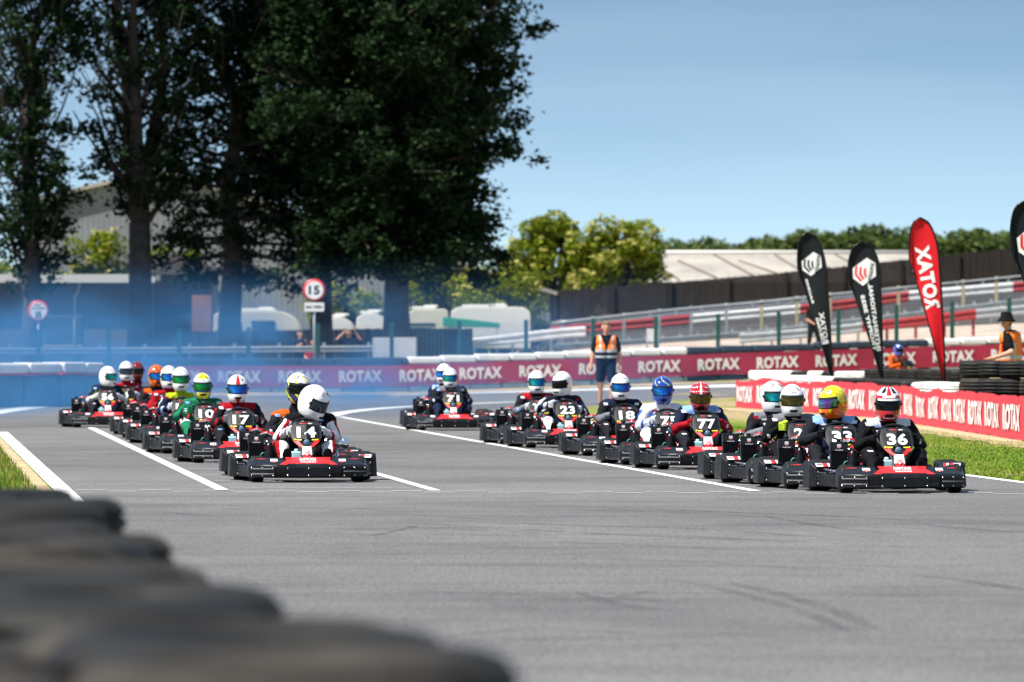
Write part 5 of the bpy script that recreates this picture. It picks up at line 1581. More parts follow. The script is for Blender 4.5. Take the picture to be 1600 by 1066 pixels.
# dark timber screen at the top of the bank
def timber_fence(name, top, bot, Y, label, m, bw=.14, cap=None):
    xt = [p[0] for p in top]; yt = [p[1] for p in top]; xb = [p[0] for p in bot]; yb = [p[1] for p in bot]
    o_ = AT(xt[0], yb[0], Y); e = empty(name, o_); b = MB()
    px = xt[0]; st = bw * F / Y
    while px < xt[-1]:
        a = AT(px + st * .5, np.interp(px, xt, yt) + rnd.uniform(-.6, .6), Y) - o_; c = AT(px, np.interp(px, xb, yb), Y) - o_
        gz = min(ground_z(c.x + o_.x, Y) - o_.z, c.z)
        b.box((a.x, rnd.uniform(-.012, .012), (a.z + gz) / 2), (bw * .965, .04, a.z - gz)); px += st
    b.build('boards', m, e)
    r = MB()
    for k in range(0, int((xt[-1] - xt[0]) / 90)):
        x0 = xt[0] + 90 * k + 6; a = AT(x0, np.interp(x0, xt, yt), Y) - o_; gz = ground_z(a.x + o_.x, Y) - o_.z
        r = MB(); r.box((a.x, -.07, (a.z + gz) / 2 + .02), (.10, .09, a.z - gz)); r.build('post', m, e)
    return tag(e, label, 'fence')
def timber_mat(name, col):
    m = bpy.data.materials.new(name); m.use_nodes = True; N, L = m.node_tree.nodes, m.node_tree.links
    b = N['Principled BSDF']; b.inputs['Roughness'].default_value = .85
    g = N.new('ShaderNodeTexCoord'); mp_ = N.new('ShaderNodeMapping'); mp_.inputs['Scale'].default_value = (6.5, 1, .35)
    L.new(g.outputs['Object'], mp_.inputs['Vector'])
    n = N.new('ShaderNodeTexNoise'); n.inputs['Scale'].default_value = 1.2; n.inputs['Detail'].default_value = 5; L.new(mp_.outputs[0], n.inputs['Vector'])
    r = N.new('ShaderNodeValToRGB'); e = r.color_ramp.elements; e[0].position = .35; e[1].position = .7
    e[0].color = (*[c * .6 for c in col], 1); e[1].color = (*[c * 1.9 for c in col], 1); L.new(n.outputs['Fac'], r.inputs[0]); L.new(r.outputs[0], b.inputs['Base Color'])
    return m
M_TIMB = timber_mat('dark_timber', (.012, .0075, .0065)); M_TIMB2 = timber_mat('grey_brown_timber', (.014, .013, .015))
timber_fence('timber_fence', [(862, 455), (1040, 442), (1180, 430), (1320, 416), (1420, 405), (1540, 392), (1600, 387), (1720, 376)], [(862, 505), (1040, 486), (1320, 459), (1600, 442), (1720, 430)], 330, 'tall dark timber screen fence along the top of the bank', M_TIMB)
timber_fence('timber_fence', [(300, 518), (640, 513), (736, 514)], [(300, 560), (736, 560)], 246, 'low dark board fence in front of the white caravans', M_TIMB2)
# notice boards on the far side
def board(px, py, w, h, Y, label, m=M_AWHT):
    c = AT(px, py, Y); gz = ground_z(c.x, Y); e = empty('notice_board', (c.x, Y, gz)); sw = w * Y / F; sh_ = h * Y / F; zc = c.z - gz
    b = MB(); b.box((0, -.03, zc), (sw, .03, sh_)); b.build('panel', m, e, bevel=.004)
    fr = MB(); 
    for s_ in (-1, 1): fr.box((s_ * sw / 2, 0, zc / 2 + sh_ / 4), (.05, .05, zc + sh_ / 2))
    fr.build('frame', M_GALV, e); return tag(e, label, 'sign board')
M_PANEL = mat('pale_grey_panel', (.50, .52, .55), .6, noise=.08, nscale=4)
board(597, 543, 27, 31, 221, 'pale grey square panel fixed to the fence, left one of the pair', M_PANEL)
board(631, 543, 38, 31, 221, 'pale grey wide panel fixed to the fence, right one of the pair', M_PANEL)
board(1020, 524, 18, 20, 219, 'small white notice on the green post fence right of the marshal')
# round road signs
def road_sign(px, py, r, Y, label, draw, plate):
    c = AT(px, py, Y); gz = ground_z(c.x, Y); e = empty('road_sign', (c.x, Y, gz)); R = r * Y / F; zc = c.z - gz
    b = MB(); b.tube([(0, .03, 0), (0, .03, zc + R * .6)], .038, 10); b.build('pole', M_GALV, e)
    f = MB(); f.lathe([(0, .012), (R, .012), (R, -.01), (R * .80, -.012)], c=(0, -.03, zc), axis='y', n=40, mi=0)
    f.lathe([(R * .80, -.0125), (0, -.0125)], c=(0, -.03, zc), axis='y', n=40, mi=1); f.build('disc', [mat('sign_red', (.62, .03, .05), .4), M_WHT], e, fix=False)
    t = MB(); draw(t, R, zc); t.build('lettering', M_BLK, e, fix=False)
    if plate:
        q = MB(); q.box((0, -.03, zc - R - .17), (R * 1.75, .015, R * .78)); q.build('plate', M_WHT, e)
        q = MB(); put_text(q, 'MAX SPEED', lambda u, v: (u, -.040, zc - R - .22 + v), R * 1.45, R * .30, 0, .03); q.build('plate_lettering', M_BLK, e, fix=False)
    return tag(e, label, 'road sign')
def d15(t, R, zc): put_text(t, '15', lambda u, v: (u, -.046, zc - R * .40 + v), R * .98, R * .80, 0, .035)
road_sign(491, 453.5, 17.5, 219, 'round red-rimmed 15 speed limit sign on a grey pole before the big trees', d15, True)
def dno(t, R, zc):
    put_text(t, 'MAX', lambda u, v: (u, -.046, zc + R * .45 + v), R * .6, R * .2, 0, .03)
    put_text(t, 'NO PASSING', lambda u, v: (u, -.046, zc + R * .15 + v), R * 1.25, R * .2, 0, .03)
    for s_ in (-1, 1):
        t.box((s_ * R * .14, -.046, zc - R * .28), (R * .18, .004, R * .5)); t.box((s_ * R * .14, -.046, zc - R * .60), (R * .26, .004, R * .10))
road_sign(60, 486, 16.5, 219, 'round red-rimmed sign with small lettering at the far left by the ivy', dno, False)
c = MB(); c.box((0, 0, .7), (.26, .2, 1.4)); c.lathe([(0, 0), (.01, 0)], n=6)

# ------------------------------------------------------------------ buildings and caravans
M_BRICKD = mat('dark_brown_brick', (.11, .075, .065), .85, noise=.2, nscale=2)
M_BRICK = mat('red_brown_brick', (.26, .12, .085), .85, noise=.2, nscale=2)
M_WALLG = mat('grey_render', (.12, .115, .12), .85, noise=.12, nscale=.8)
M_FASC = mat('pale_fascia', (.55, .54, .50), .6)
M_GLASS = mat('dark_glass', (.02, .03, .04), .08, spec=.8)
M_DOORB = mat('dark_blue_door', (.02, .035, .06), .5)
def low_building():
    Y = 262; x0, x1 = XA(-70, Y), XA(232, Y); zt = 1.41 + 92 * Y / F
    e = empty('clubhouse', ((x0 + x1) / 2, Y, 0)); w = x1 - x0
    b = MB(); b.box((0, 3, zt / 2), (w, 6, zt)); b.build('wall', M_WALLG, e)
    r = MB(); r.box((0, 2.9, zt + .10), (w + .5, 6.7, .20)); r.box((0, -.48, zt + .06), (w + .5, .05, .30), 1); r.build('roof', [M_FASC, M_FASC], e)
    p = MB(); xp = XA(118, Y) - e.location.x; p.tube([(xp + .18, -.3, zt), (xp + .12, -.1, zt - .35), (xp - .02, -.08, zt - .6), (xp - .02, -.08, .2)], .045, 8); p.build('drainpipe', M_FASC, e)
    for xx in (-5.2, -2.6, .4): wdw = MB(); wdw.box((xx, -.02, 1.7), (1.3, .06, 1.0)); wd = wdw.build('window', M_GLASS, e); fr = MB(); fr.box((xx, -.05, 1.17), (1.4, .1, .06)); fr.box((xx, -.05, 2.23), (1.4, .08, .06)); fr.build('frame', M_FASC, wd)
    tag(e, 'low grey flat-roofed building with pale fascia and drainpipe at the far left', 'building')
low_building()
def annex():
    Y = 266; x0, x1 = XA(232, Y), XA(332, Y); zt = 1.41 + 105 * Y / F; e = empty('annex', ((x0 + x1) / 2, Y, 0)); w = x1 - x0
    b = MB(); b.box((0, 2.5, zt / 2), (w, 5, zt)); b.build('wall', M_BRICKD, e)
    d = MB(); d.box((-.15, -.03, 1.3), (1.7, .06, 2.6)); dd = d.build('door', M_DOORB, e)
    h = MB(); h.box((-.08, -.09, 1.15), (.04, .06, .4)); h.box((-.22, -.09, 1.15), (.04, .06, .4)); h.build('handle', M_CHROM, dd)
    p = MB(); p.box((w / 2 - .38, -.2, 1.5), (.7, .4, 3.0)); p.build('pier', M_BRICK, e)
    r = MB(); r.prism([(-w / 2 - .5, zt - .1), (w / 2 + .3, zt - .1), (w / 2 + .3, zt + .1), (-.4, zt + .75), (-w / 2 - .5, zt + .1)], -.5, 5.3, 0); r.build('roof', mat('slate_roof', (.07, .065, .07), .7, noise=.2, nscale=3), e)
    tag(e, 'dark brick annex with dark blue double door and brick pier behind the smoke', 'building')
annex()
def corrugated(name, col, sc=16.0, axis=0):
    m = bpy.data.materials.new(name); m.use_nodes = True; N, L = m.node_tree.nodes, m.node_tree.links
    b = N['Principled BSDF']; b.inputs['Roughness'].default_value = .7
    g = N.new('ShaderNodeTexCoord'); w = N.new('ShaderNodeTexWave'); w.inputs['Scale'].default_value = sc / 6.28; w.bands_direction = 'XYZ'[axis]; w.wave_profile = 'SIN'
    L.new(g.outputs['Object'], w.inputs['Vector']); bp = N.new('ShaderNodeBump'); bp.inputs['Distance'].default_value = .05; bp.inputs['Strength'].default_value = .18
    L.new(w.outputs['Fac'], bp.inputs['Height']); L.new(bp.outputs[0], b.inputs['Normal'])
    n = N.new('ShaderNodeTexNoise'); n.inputs['Scale'].default_value = .5; n.inputs['Detail'].default_value = 6; L.new(g.outputs['Object'], n.inputs['Vector'])
    r = N.new('ShaderNodeValToRGB'); e = r.color_ramp.elements; e[0].position = .35; e[1].position = .62
    e[0].color = (*[c * .72 for c in col], 1); e[1].color = (*col, 1); L.new(n.outputs['Fac'], r.inputs[0]); L.new(r.outputs[0], b.inputs['Base Color'])
    return m
M_ROOFP = corrugated('weathered_sheet_roof', (.36, .325, .285), 3.0, 0)
M_SHEDW = corrugated('pale_grey_cladding', (.20, .215, .24), 9.0, 0)
def warehouse():
    Y = 345; e = empty('warehouse', (XA(1230, Y), Y, ground_z(XA(1230, Y), Y)))
    g = e.location.z; k = Y / F
    xl, xr = XA(985, Y) - e.location.x, XA(1435, Y) - e.location.x
    ze = H + (530 - 441) * k - g; zr = H + (530 - 399) * (k * 1.04) - g
    b = MB(); b.box(((xl + xr) / 2, 7, ze / 2 - .2), (xr - xl - .4, 13.5, ze - .1)); b.build('wall', M_WALLG, e)
    r = MB(); r.add([(xl, -.2, ze), (xr, -.2, ze), (xr, 7, zr), (xl, 7, zr), (xl, 14.2, ze), (xr, 14.2, ze)], [(0, 1, 2, 3), (3, 2, 5, 4)]);
    r.add([(xl, -.2, ze - .12), (xr, -.2, ze - .12), (xr, 7, zr - .12), (xl, 7, zr - .12), (xl, 14.2, ze - .12), (xr, 14.2, ze - .12)], [(3, 2, 1, 0), (4, 5, 2, 3)])
    r.build('roof', M_ROOFP, e, fix=False)
    q = MB()
    q.tube([(xl, 7, zr + .05), (xr, 7, zr + .05)], .12, 6); q.build('roof_ridge', M_FASC, e)
    q = MB()
    for i in range(9):
        x_ = xl + .6 + i * 1.55 + (i % 3) * .2; q.tube([(x_, 6.6 - (i % 2) * 1.5, lerp(zr, ze, (.4 + (i % 2) * 1.5) / 7) + .02), (x_ + 1.7, .2 + (i % 4) * .5, lerp(ze, zr, (.4 + (i % 4) * .5) / 7) + .02)], .05, 4)
    q.build('roof_dark_strip', mat('dark_brown_strip', (.10, .075, .05), .9), e)  # thin dark strips added to draw slanting rib lines and stains on the roof
    tag(e, 'long shed with a weathered pale corrugated roof behind the timber fence', 'building')
warehouse()
def shed_left():
    Y = 300; e = empty('hall', (XA(560, Y), Y, 0)); k = Y / F
    xl, xr = XA(40, Y) - e.location.x, XA(860, Y) - e.location.x; ze = H + (530 - 372) * k; zr = H + (530 - 268) * k; xm = XA(250, Y) - e.location.x
    b = MB(); b.prism([(xl, 0), (xr, 0), (xr, ze - 2.2), (xm, zr), (xl, ze + 1.6)], 0, 18, 0); b.build('wall', M_SHEDW, e)
    r = MB(); r.add([(xr + .3, -.3, ze - 2.2), (xm, -.3, zr + .1), (xm, 18.3, zr + .1), (xr + .3, 18.3, ze - 2.2), (xl - .3, -.3, ze + 1.5), (xl - .3, 18.3, ze + 1.5)], [(0, 1, 2, 3), (1, 4, 5, 2)]); ro = r.build('roof', M_ROOFP, e)
    s_ = ro.modifiers.new('s', 'SOLIDIFY'); s_.thickness = .15
    tag(e, 'big pale metal clad hall seen in the gaps between the dark trees', 'building')
shed_left()
M_CARA = mat('cream_caravan_shell', (.58, .56, .46), .35, noise=.05, nscale=2); M_CARW = mat('white_caravan_shell', (.66, .65, .62), .3, noise=.04, nscale=2)
def caravan(px0, px1, ytop, Y, m, label, round_right=True, win=True, stripe=False, hh=2.0, rr=.75):
    x0, x1 = XA(px0, Y), XA(px1, Y); w = x1 - x0; zt = H + (530 - ytop) * Y / F; e = empty('caravan', ((x0 + x1) / 2, Y, ground_z((x0 + x1) / 2, Y))); zt -= e.location.z
    zb = .45; pts = [(-w / 2, zb), (w / 2, zb)]
    R = min(rr, w * .4)
    if round_right: pts += [(w / 2, zb + .6)] + [(w / 2 - R * 1.3 + R * 1.3 * cos(a), zt - R + R * sin(a)) for a in [k * pi / 16 for k in range(9)]]
    else: pts += [(w / 2, zt - .1), (w / 2 - .1, zt)]
    pts += [(-w / 2 + .35, zt), (-w / 2 + .1, zt - .15)]
    b = MB(); b.prism(pts, 0, 2.2, 0); sh_ = b.build('shell', m, e, bevel=.03)
    r = MB(); r.box((-w * .06, 1.1, zt + .05), (w * .55, 1.4, .08)); r.box((w * .1, .9, zt + .10), (.5, .5, .08)); r.build('roof_vent', M_CARW, e, bevel=.02)
    if win:
        for (xx, ww) in ((-w * .28, w * .22), (w * .08, w * .26)):
            q = MB(); q.box((xx, -.015, zt - .62), (ww, .05, .55)); wd = q.build('window', M_GLASS, e, bevel=.02)
    if stripe: q = MB(); q.box((-.1 * w, -.01, zt - .55), (w * .6, .03, .10)); q.build('stripe', M_DOORB, e)
    for xx in (-.35, .35):
        q = MB(); q.lathe([(0, -.09), (.18, -.09), (.31, -.08), (.31, .08), (.18, .09), (0, .09)], c=(xx, .2, .31), axis='y', n=18); q.build('wheel', M_RUB, e)
    return tag(e, label, 'caravan', 'caravans behind the board fence')
caravan(330, 470, 486, 262, M_CARA, 'cream caravan with a dark side window, left of the speed limit sign')
caravan(506, 552, 496, 262, M_CARW, 'small white caravan with a rounded nose above the spectator with raised arms', win=False)
caravan(553, 607, 490, 264, M_CARW, 'white caravan with curved end, left of the thickest right tree trunk', win=False)
caravan(632, 700, 483, 262, M_CARA, 'cream caravan with a thin blue stripe, right of the thickest tree trunk', round_right=False, win=False, stripe=True)
caravan(701, 829, 480, 264, M_CARW, 'longest white caravan, with the green awning rolled along its side', round_right=True, win=False, rr=.3)
q = MB(); Ya = 261; xa_, xb_ = XA(692, Ya), XA(781, Ya); zc = H + (530 - 505) * Ya / F
q.prism([(0, 0), (xb_ - xa_, -.05), (xb_ - xa_, .12), (.9, .26), (0, .34)], 0, .7, 0); o = q.build('awning', mat('green_canvas', (.015, .25, .17), .7, noise=.1, nscale=3), None, bevel=.02, loc=(xa_, Ya, zc - .12)); 
po = MB()
for xx in (.1, xb_ - xa_ - .1): po.tube([(xx, .1, .0), (xx, .1, -(zc - .12) + ground_z(xa_, Ya))], .02, 6)
po.build('leg', M_GALV, o); tag(o, 'green canvas awning in front of the longest white caravan', 'awning')

# ------------------------------------------------------------------ trees
def leaf_mat(name, c1, c2, tr=.25):
    m = bpy.data.materials.new(name); m.use_nodes = True; N, L = m.node_tree.nodes, m.node_tree.links
    b = N['Principled BSDF']; b.inputs['Roughness'].default_value = .75; b.inputs['Specular IOR Level'].default_value = .12
    g = N.new('ShaderNodeNewGeometry'); r = N.new('ShaderNodeValToRGB'); e = r.color_ramp.elements
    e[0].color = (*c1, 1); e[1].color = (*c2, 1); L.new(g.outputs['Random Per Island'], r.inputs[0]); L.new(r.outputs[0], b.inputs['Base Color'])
    t = N.new('ShaderNodeBsdfTranslucent'); L.new(r.outputs[0], t.inputs['Color']); mx = N.new('ShaderNodeMixShader'); mx.inputs[0].default_value = tr
    L.new(b.outputs[0], mx.inputs[1]); L.new(t.outputs[0], mx.inputs[2]); L.new(mx.outputs[0], N['Material Output'].inputs['Surface'])
    return m
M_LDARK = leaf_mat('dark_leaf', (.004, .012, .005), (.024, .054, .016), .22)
M_LMID = leaf_mat('olive_leaf', (.085, .13, .008), (.27, .32, .02), .3)
M_LFAR = leaf_mat('far_leaf', (.05, .085, .025), (.13, .17, .05), .25)
M_FLOW = leaf_mat('cream_blossom', (.42, .41, .10), (.66, .60, .22), .3)
M_BARK = mat('bark', (.065, .052, .045), .9, noise=.4, nscale=3, bump=.6, bscale=8)

def leaves_mesh(name, pts, size, m, parent, flat=.35, mi=None, mats_=None):
    n = len(pts); P = np.asarray(pts); R = np.random.RandomState(n % 1000 + 3)
    sz = size * R.uniform(.55, 1.25, n)
    u = R.normal(size=(n, 3)); u[:, 2] *= .55; u /= np.linalg.norm(u, axis=1)[:, None]
    w = R.normal(size=(n, 3)); w[:, 2] *= flat; w -= (w * u).sum(1)[:, None] * u; w /= np.linalg.norm(w, axis=1)[:, None]
    A = P - u * sz[:, None] * .62; B2 = P + w * sz[:, None] * .42; C2 = P + u * sz[:, None] * .62; D2 = P - w * sz[:, None] * .42
    V = np.stack([A, B2, C2, D2], 1).reshape(-1, 3)
    me = bpy.data.meshes.new(name); me.vertices.add(4 * n); me.vertices.foreach_set('co', V.ravel())
    me.loops.add(4 * n); me.loops.foreach_set('vertex_index', np.arange(4 * n)); me.polygons.add(n)
    me.polygons.foreach_set('loop_start', np.arange(0, 4 * n, 4)); me.polygons.foreach_set('loop_total', np.full(n, 4))
    for q in (mats_ or [m]): me.materials.append(q)
    if mi is not None: me.polygons.foreach_set('material_index', mi)
    me.update(calc_edges=True)
    o = bpy.data.objects.new(name, me); COL.objects.link(o); o.parent = parent
    return o

def tree(x, Y, height, crown_r, trunk_r, crown_z0, label, n_limb=26, asc=.9, nclump=10, nleaf=60, leaf=.16, split=None, m=None, env=None, clump_r=.42, seed=1, trunk_top=None, lean=0, group='tall dark trees along the far fence', down=False):
    R = random.Random(seed); N_ = np.random.RandomState(seed)
    g = ground_z(x, Y); e = empty('tree', (x, Y, g)); tb = MB(); LP_ = []
    tips = []
    stems = []
    if split:
        zs, k = split
        tb.tube([(0, 0, -.1), (.03, 0, zs * .5), (lean * .3, 0, zs)], [trunk_r * 1.25, trunk_r, trunk_r * .9], 10)
        for i in range(k):
            a = 2 * pi * i / k + .4; sp = crown_r * .42
            p = [(lean * .3, 0, zs - .15)]
            for j in range(1, 6): t = j / 5; p.append((lean * .3 + cos(a) * sp * t ** .8 + R.uniform(-.12, .12), sin(a) * sp * t ** .8, zs + (height - zs) * t * .97))
            stems.append((p, [trunk_r * .62 * (1 - t / 5.6) + .015 for t in range(6)]))
    else:
        p = [(R.uniform(-.07, .07) * j + lean * j / 7, 0, -.1 + height * .97 * j / 7) for j in range(8)]
        stems.append((p, [trunk_r * 1.25] + [trunk_r * (1 - j / 7.6) + .015 for j in range(1, 8)]))
    for p, r in stems: tb.tube(p, r, 8)
    per = n_limb // len(stems)
    env = env or (lambda t: math.sin(pi * min(1, max(0, t * .9 + .08))) ** .6)
    for (p, r) in stems:
        P = [Vector(q) for q in p]
        for i in range(per):
            t = (i + R.random()) / per; z = lerp(crown_z0, height * .97, t ** .9)
            # point of the stem at this height
            k = 0
            while k < len(P) - 2 and P[k + 1].z < z: k += 1
            tt = (z - P[k].z) / max(.01, P[k + 1].z - P[k].z); b0 = P[k].lerp(P[k + 1], min(1, max(0, tt)))
            a = i * 2.399 + R.uniform(-.4, .4); reach = crown_r * env((z - crown_z0) / (height - crown_z0)) * R.uniform(.72, 1.12)
            if len(stems) > 1: reach *= .75
            pts = [b0]
            up = asc * R.uniform(.7, 1.2)
            if down: up = lerp(-.20, up, min(1, t / .45))
            nseg = 5
            for j in range(1, nseg + 1):
                f = j / nseg; pts.append(b0 + Vector((cos(a + .15 * sin(f * 5 + i)) * reach * f, sin(a) * reach * f, reach * up * f * (.6 + .5 * f))) + Vector((R.uniform(-.08, .08), R.uniform(-.08, .08), R.uniform(-.08, .08))))
            rr = trunk_r * .22 * (1 - t * .55)
            tb.tube(pts, [rr * (1 - .85 * j / nseg) + .008 for j in range(nseg + 1)], 5, caps=False)
            for c in range(nclump):
                f = R.uniform(.18, 1.04) ** .75; jx = min(nseg - 1, int(f * nseg)); q = pts[jx].lerp(pts[jx + 1], min(1.15, f * nseg - jx))
                q = q + Vector((R.gauss(0, .30), R.gauss(0, .30), R.gauss(0, .22)))
                if R.random() < .35: tb.tube([pts[jx], q], [.018, .006], 4, caps=False)
                n = int(nleaf * R.uniform(.5, 1.3)); s_ = clump_r * R.uniform(.6, 1.2)
                LP_.append(np.array(q) + N_.normal(size=(n, 3)) * np.array([s_ * .55, s_ * .55, s_ * .38]))
    tb.build('trunk', M_BARK, e)
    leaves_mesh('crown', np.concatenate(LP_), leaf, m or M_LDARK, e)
    return tag(e, label, 'tree', group)

TG = 'tall dark trees along the far fence'
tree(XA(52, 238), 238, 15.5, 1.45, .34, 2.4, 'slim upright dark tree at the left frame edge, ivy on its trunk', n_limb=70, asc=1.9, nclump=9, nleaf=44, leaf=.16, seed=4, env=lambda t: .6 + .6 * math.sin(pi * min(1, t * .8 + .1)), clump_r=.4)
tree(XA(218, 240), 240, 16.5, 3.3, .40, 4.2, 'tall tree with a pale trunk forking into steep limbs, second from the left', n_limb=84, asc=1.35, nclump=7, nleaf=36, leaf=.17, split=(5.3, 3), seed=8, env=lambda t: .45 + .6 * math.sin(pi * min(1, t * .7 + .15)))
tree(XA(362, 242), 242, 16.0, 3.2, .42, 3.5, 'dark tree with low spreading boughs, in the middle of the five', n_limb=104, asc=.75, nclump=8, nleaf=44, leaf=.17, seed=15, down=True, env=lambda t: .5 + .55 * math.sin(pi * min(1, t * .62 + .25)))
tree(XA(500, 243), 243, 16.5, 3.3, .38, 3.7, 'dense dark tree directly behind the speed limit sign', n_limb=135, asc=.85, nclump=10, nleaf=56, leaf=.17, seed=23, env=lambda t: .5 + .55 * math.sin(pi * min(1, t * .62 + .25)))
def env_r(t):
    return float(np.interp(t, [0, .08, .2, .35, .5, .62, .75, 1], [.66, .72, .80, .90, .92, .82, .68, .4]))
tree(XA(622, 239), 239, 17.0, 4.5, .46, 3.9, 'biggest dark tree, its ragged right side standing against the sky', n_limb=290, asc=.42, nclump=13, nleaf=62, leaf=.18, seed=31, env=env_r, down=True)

def bush(x, Y, w, z0, z1, label, n, leaf, m, flow=0.0, seed=1, dep=None, lobes=22, name='bush', group=None, dens=1.0, trunk=True, tall=True, skirt=False):
    R = np.random.RandomState(seed); g = ground_z(x, Y); e = empty(name, (x, Y, g)); dep = dep or w * .8
    L_ = []; mi = []; pts_t = MB(); hh = z1 - z0
    for k in range(lobes):
        a = R.uniform(0, 2 * pi); f = R.uniform(.12, .95)
        prof = math.sqrt(max(.05, 1 - (2 * (f if not skirt else f * .5 + .5) - 1) ** 2)) if f > .45 else .88
        c = np.array([cos(a) * w / 2 * prof * R.uniform(.35, .92), sin(a) * dep / 2 * prof * R.uniform(.2, .75), z0 + hh * f * .88 - g * 0])
        r = w * (R.choice([R.uniform(.05, .10), R.uniform(.12, .19)]) if Y < 500 else R.uniform(.13, .2))
        nn = int(n / lobes * R.uniform(.7, 1.3)); d = R.normal(size=(nn, 3)); d /= np.linalg.norm(d, axis=1)[:, None]; rad = r * R.uniform(.55, 1.05, nn) ** .5
        q = c + d * rad[:, None] * np.array([1, 1, .85]); L_.append(q)
        if flow:
            nf = int(nn * flow); q2 = []; 
            for _ in range(max(1, nf // 12)):
                dd = R.normal(size=3); dd[2] = abs(dd[2]) + .1; dd[1] -= .3; dd /= np.linalg.norm(dd)
                q2.append(c + dd * r * 1.05 + R.normal(size=(12, 3)) * np.array([.07, .07, .03]) * (leaf / .12))
            q2 = np.concatenate(q2); L_.append(q2); mi += [0] * nn + [1] * len(q2)
        else: mi += [0] * nn
        pts_t.tube([(0, 0, -.1), tuple(c * np.array([.4, .4, .5])), tuple(c)], [w * .022, w * .012, .01], 5, caps=False)
    pts_t.build('trunk', M_BARK, e)
    leaves_mesh('crown', np.concatenate(L_), leaf, m, e, mi=mi, mats_=[m, M_FLOW] if flow else None)
    return tag(e, label, 'tree' if tall else 'bush', group)
def zof(py, Y): return H + (HY - py) * Y / F
def bpx(x0, x1, ytop, Y, label, n, leaf, m, **k):
    xc = XA((x0 + x1) / 2, Y); g = ground_z(xc, Y); return bush(xc, Y, XA(x1, Y) - XA(x0, Y), .2, zof(ytop, Y) - g, label, n, leaf, m, **k)
bpx(785, 935, 321, 338, 'rounded olive green tree right of the dark trees, the taller of the pair', 30000, .15, M_LMID, flow=.05, seed=5, lobes=60)
bpx(880, 1046, 336, 336, 'broad elder tree covered in cream blossom, above the end of the timber fence', 30000, .15, M_LMID, flow=.17, seed=9, lobes=60)
bpx(700, 872, 392, 266, 'lower blossoming shrub in the shade right of the biggest dark tree', 16000, .12, M_LMID, flow=.12, seed=13, lobes=70, tall=False)
bpx(610, 745, 408, 274, 'shady green shrub behind the cream caravan with the blue stripe', 12000, .12, M_LMID, flow=.12, seed=17, lobes=60, tall=False)
bpx(470, 600, 420, 276, 'green shrub in the gap between the two rightmost dark trunks', 9000, .12, M_LMID, flow=.10, seed=19, lobes=50, tall=False)
bpx(80, 215, 335, 270.5, 'sunlit yellow-green shrub over the flat roof of the grey building', 22000, .12, M_LMID, flow=.05, seed=21, lobes=90, tall=False)
bpx(-60, 60, 380, 272, 'green shrub behind the grey building at the left frame edge', 7000, .12, M_LMID, seed=22, lobes=50, tall=False)
bpx(200, 345, 352, 277, 'dull green shrub behind the annex roof', 20000, .12, M_LMID, seed=27, lobes=50, tall=False)
# distant hedge-line: trees one can tell apart
LB_ = ['distant dark round tree in the hedge line', 'distant mid green tree in the hedge line', 'distant low olive tree in the hedge line']
k = 0; px = 1005
while px < 1740:
    w = rnd.uniform(50, 84); yt = {0: 0}.get(9, 0)
    base = np.interp(px, [1005, 1060, 1150, 1230, 1290, 1350, 1420, 1490, 1560, 1720], [374, 372, 368, 350, 362, 345, 362, 354, 368, 372])
    ty = base + rnd.uniform(-3, 5); Y = rnd.uniform(600, 680)
    xc = XA(px + w / 2, Y)
    where = ('left of the leftmost feather flag' if px < 1230 else 'between the black feather flags' if px < 1330 else 'left of the red feather flag' if px < 1420 else 'right of the red feather flag')
    bush(xc, Y, w * 2.3 * Y / F, -1, zof(ty, Y) - ground_z(xc, Y), LB_[k % 3] + ' ' + where, 8000, .45, M_LFAR, seed=100 + k, lobes=44, group='distant hedge line trees ' + where)
    px += w * .55; k += 1
hg = MB()

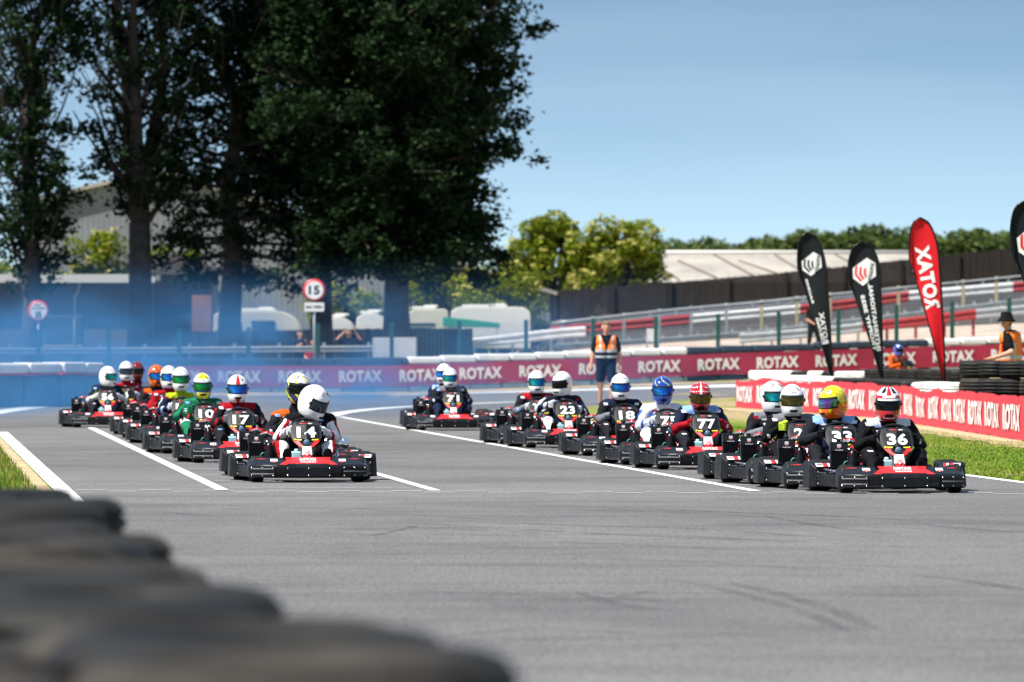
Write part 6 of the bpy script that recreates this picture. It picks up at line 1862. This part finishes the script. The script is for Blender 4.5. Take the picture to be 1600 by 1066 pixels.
# ------------------------------------------------------------------ exhaust smoke
def smoke():
    b = MB(); b.box((-9.5, 156, 2.6), (35, 76, 5.15)); o = b.build('smoke', None)
    o.data.materials.clear()
    m = bpy.data.materials.new('exhaust_smoke'); m.use_nodes = True; N, L = m.node_tree.nodes, m.node_tree.links
    N.remove(N['Principled BSDF'])
    v = N.new('ShaderNodeVolumePrincipled'); v.inputs['Color'].default_value = (.115, .40, .84, 1); v.inputs['Anisotropy'].default_value = .2
    g = N.new('ShaderNodeNewGeometry'); sp = N.new('ShaderNodeSeparateXYZ'); L.new(g.outputs['Position'], sp.inputs[0])
    mp_ = N.new('ShaderNodeMapping'); mp_.inputs['Scale'].default_value = (.50, .022, .9); L.new(g.outputs['Position'], mp_.inputs['Vector'])
    n = N.new('ShaderNodeTexNoise'); n.inputs['Scale'].default_value = 1.0; n.inputs['Detail'].default_value = 4; n.inputs['Distortion'].default_value = .6; L.new(mp_.outputs[0], n.inputs['Vector'])
    def mr(src, a, b_, c, d, st='SMOOTHSTEP'):
        r = N.new('ShaderNodeMapRange'); r.interpolation_type = st; r.inputs[1].default_value = a; r.inputs[2].default_value = b_; r.inputs[3].default_value = c; r.inputs[4].default_value = d
        L.new(src, r.inputs[0]); return r.outputs[0]
    def mul(a, b_):
        q = N.new('ShaderNodeMath'); q.operation = 'MULTIPLY'; L.new(a, q.inputs[0]); L.new(b_, q.inputs[1]); return q.outputs[0]
    # column position as an angle-free ratio of side to depth keeps the plume over the left of the grid
    fx = mr(sp.outputs['X'], -12, 6.0, 1.0, 0.0); fl_ = mr(sp.outputs['X'], -26.0, -19.0, 0.0, 1.0)
    fz = mr(sp.outputs['Z'], .1, 3.1, 1.0, 0.0); fy = mr(sp.outputs['Y'], 119, 134, 0.0, 1.0); fy2 = mr(sp.outputs['Y'], 176, 193, 1.0, 0.0)
    nn = mr(n.outputs['Fac'], .36, .66, .12, 2.0)
    d = mul(mul(mul(fx, fl_), mul(fz, nn)), mul(fy, fy2))
    q = N.new('ShaderNodeMath'); q.operation = 'MULTIPLY'; q.inputs[1].default_value = SMOKE_D; L.new(d, q.inputs[0]); L.new(q.outputs[0], v.inputs['Density'])
    L.new(v.outputs[0], N['Material Output'].inputs['Volume'])
    o.data.materials.append(m)
    tag(o, 'blue two-stroke exhaust smoke drifting over the left of the track', 'smoke', kind='stuff')
SMOKE_D = .027
smoke()
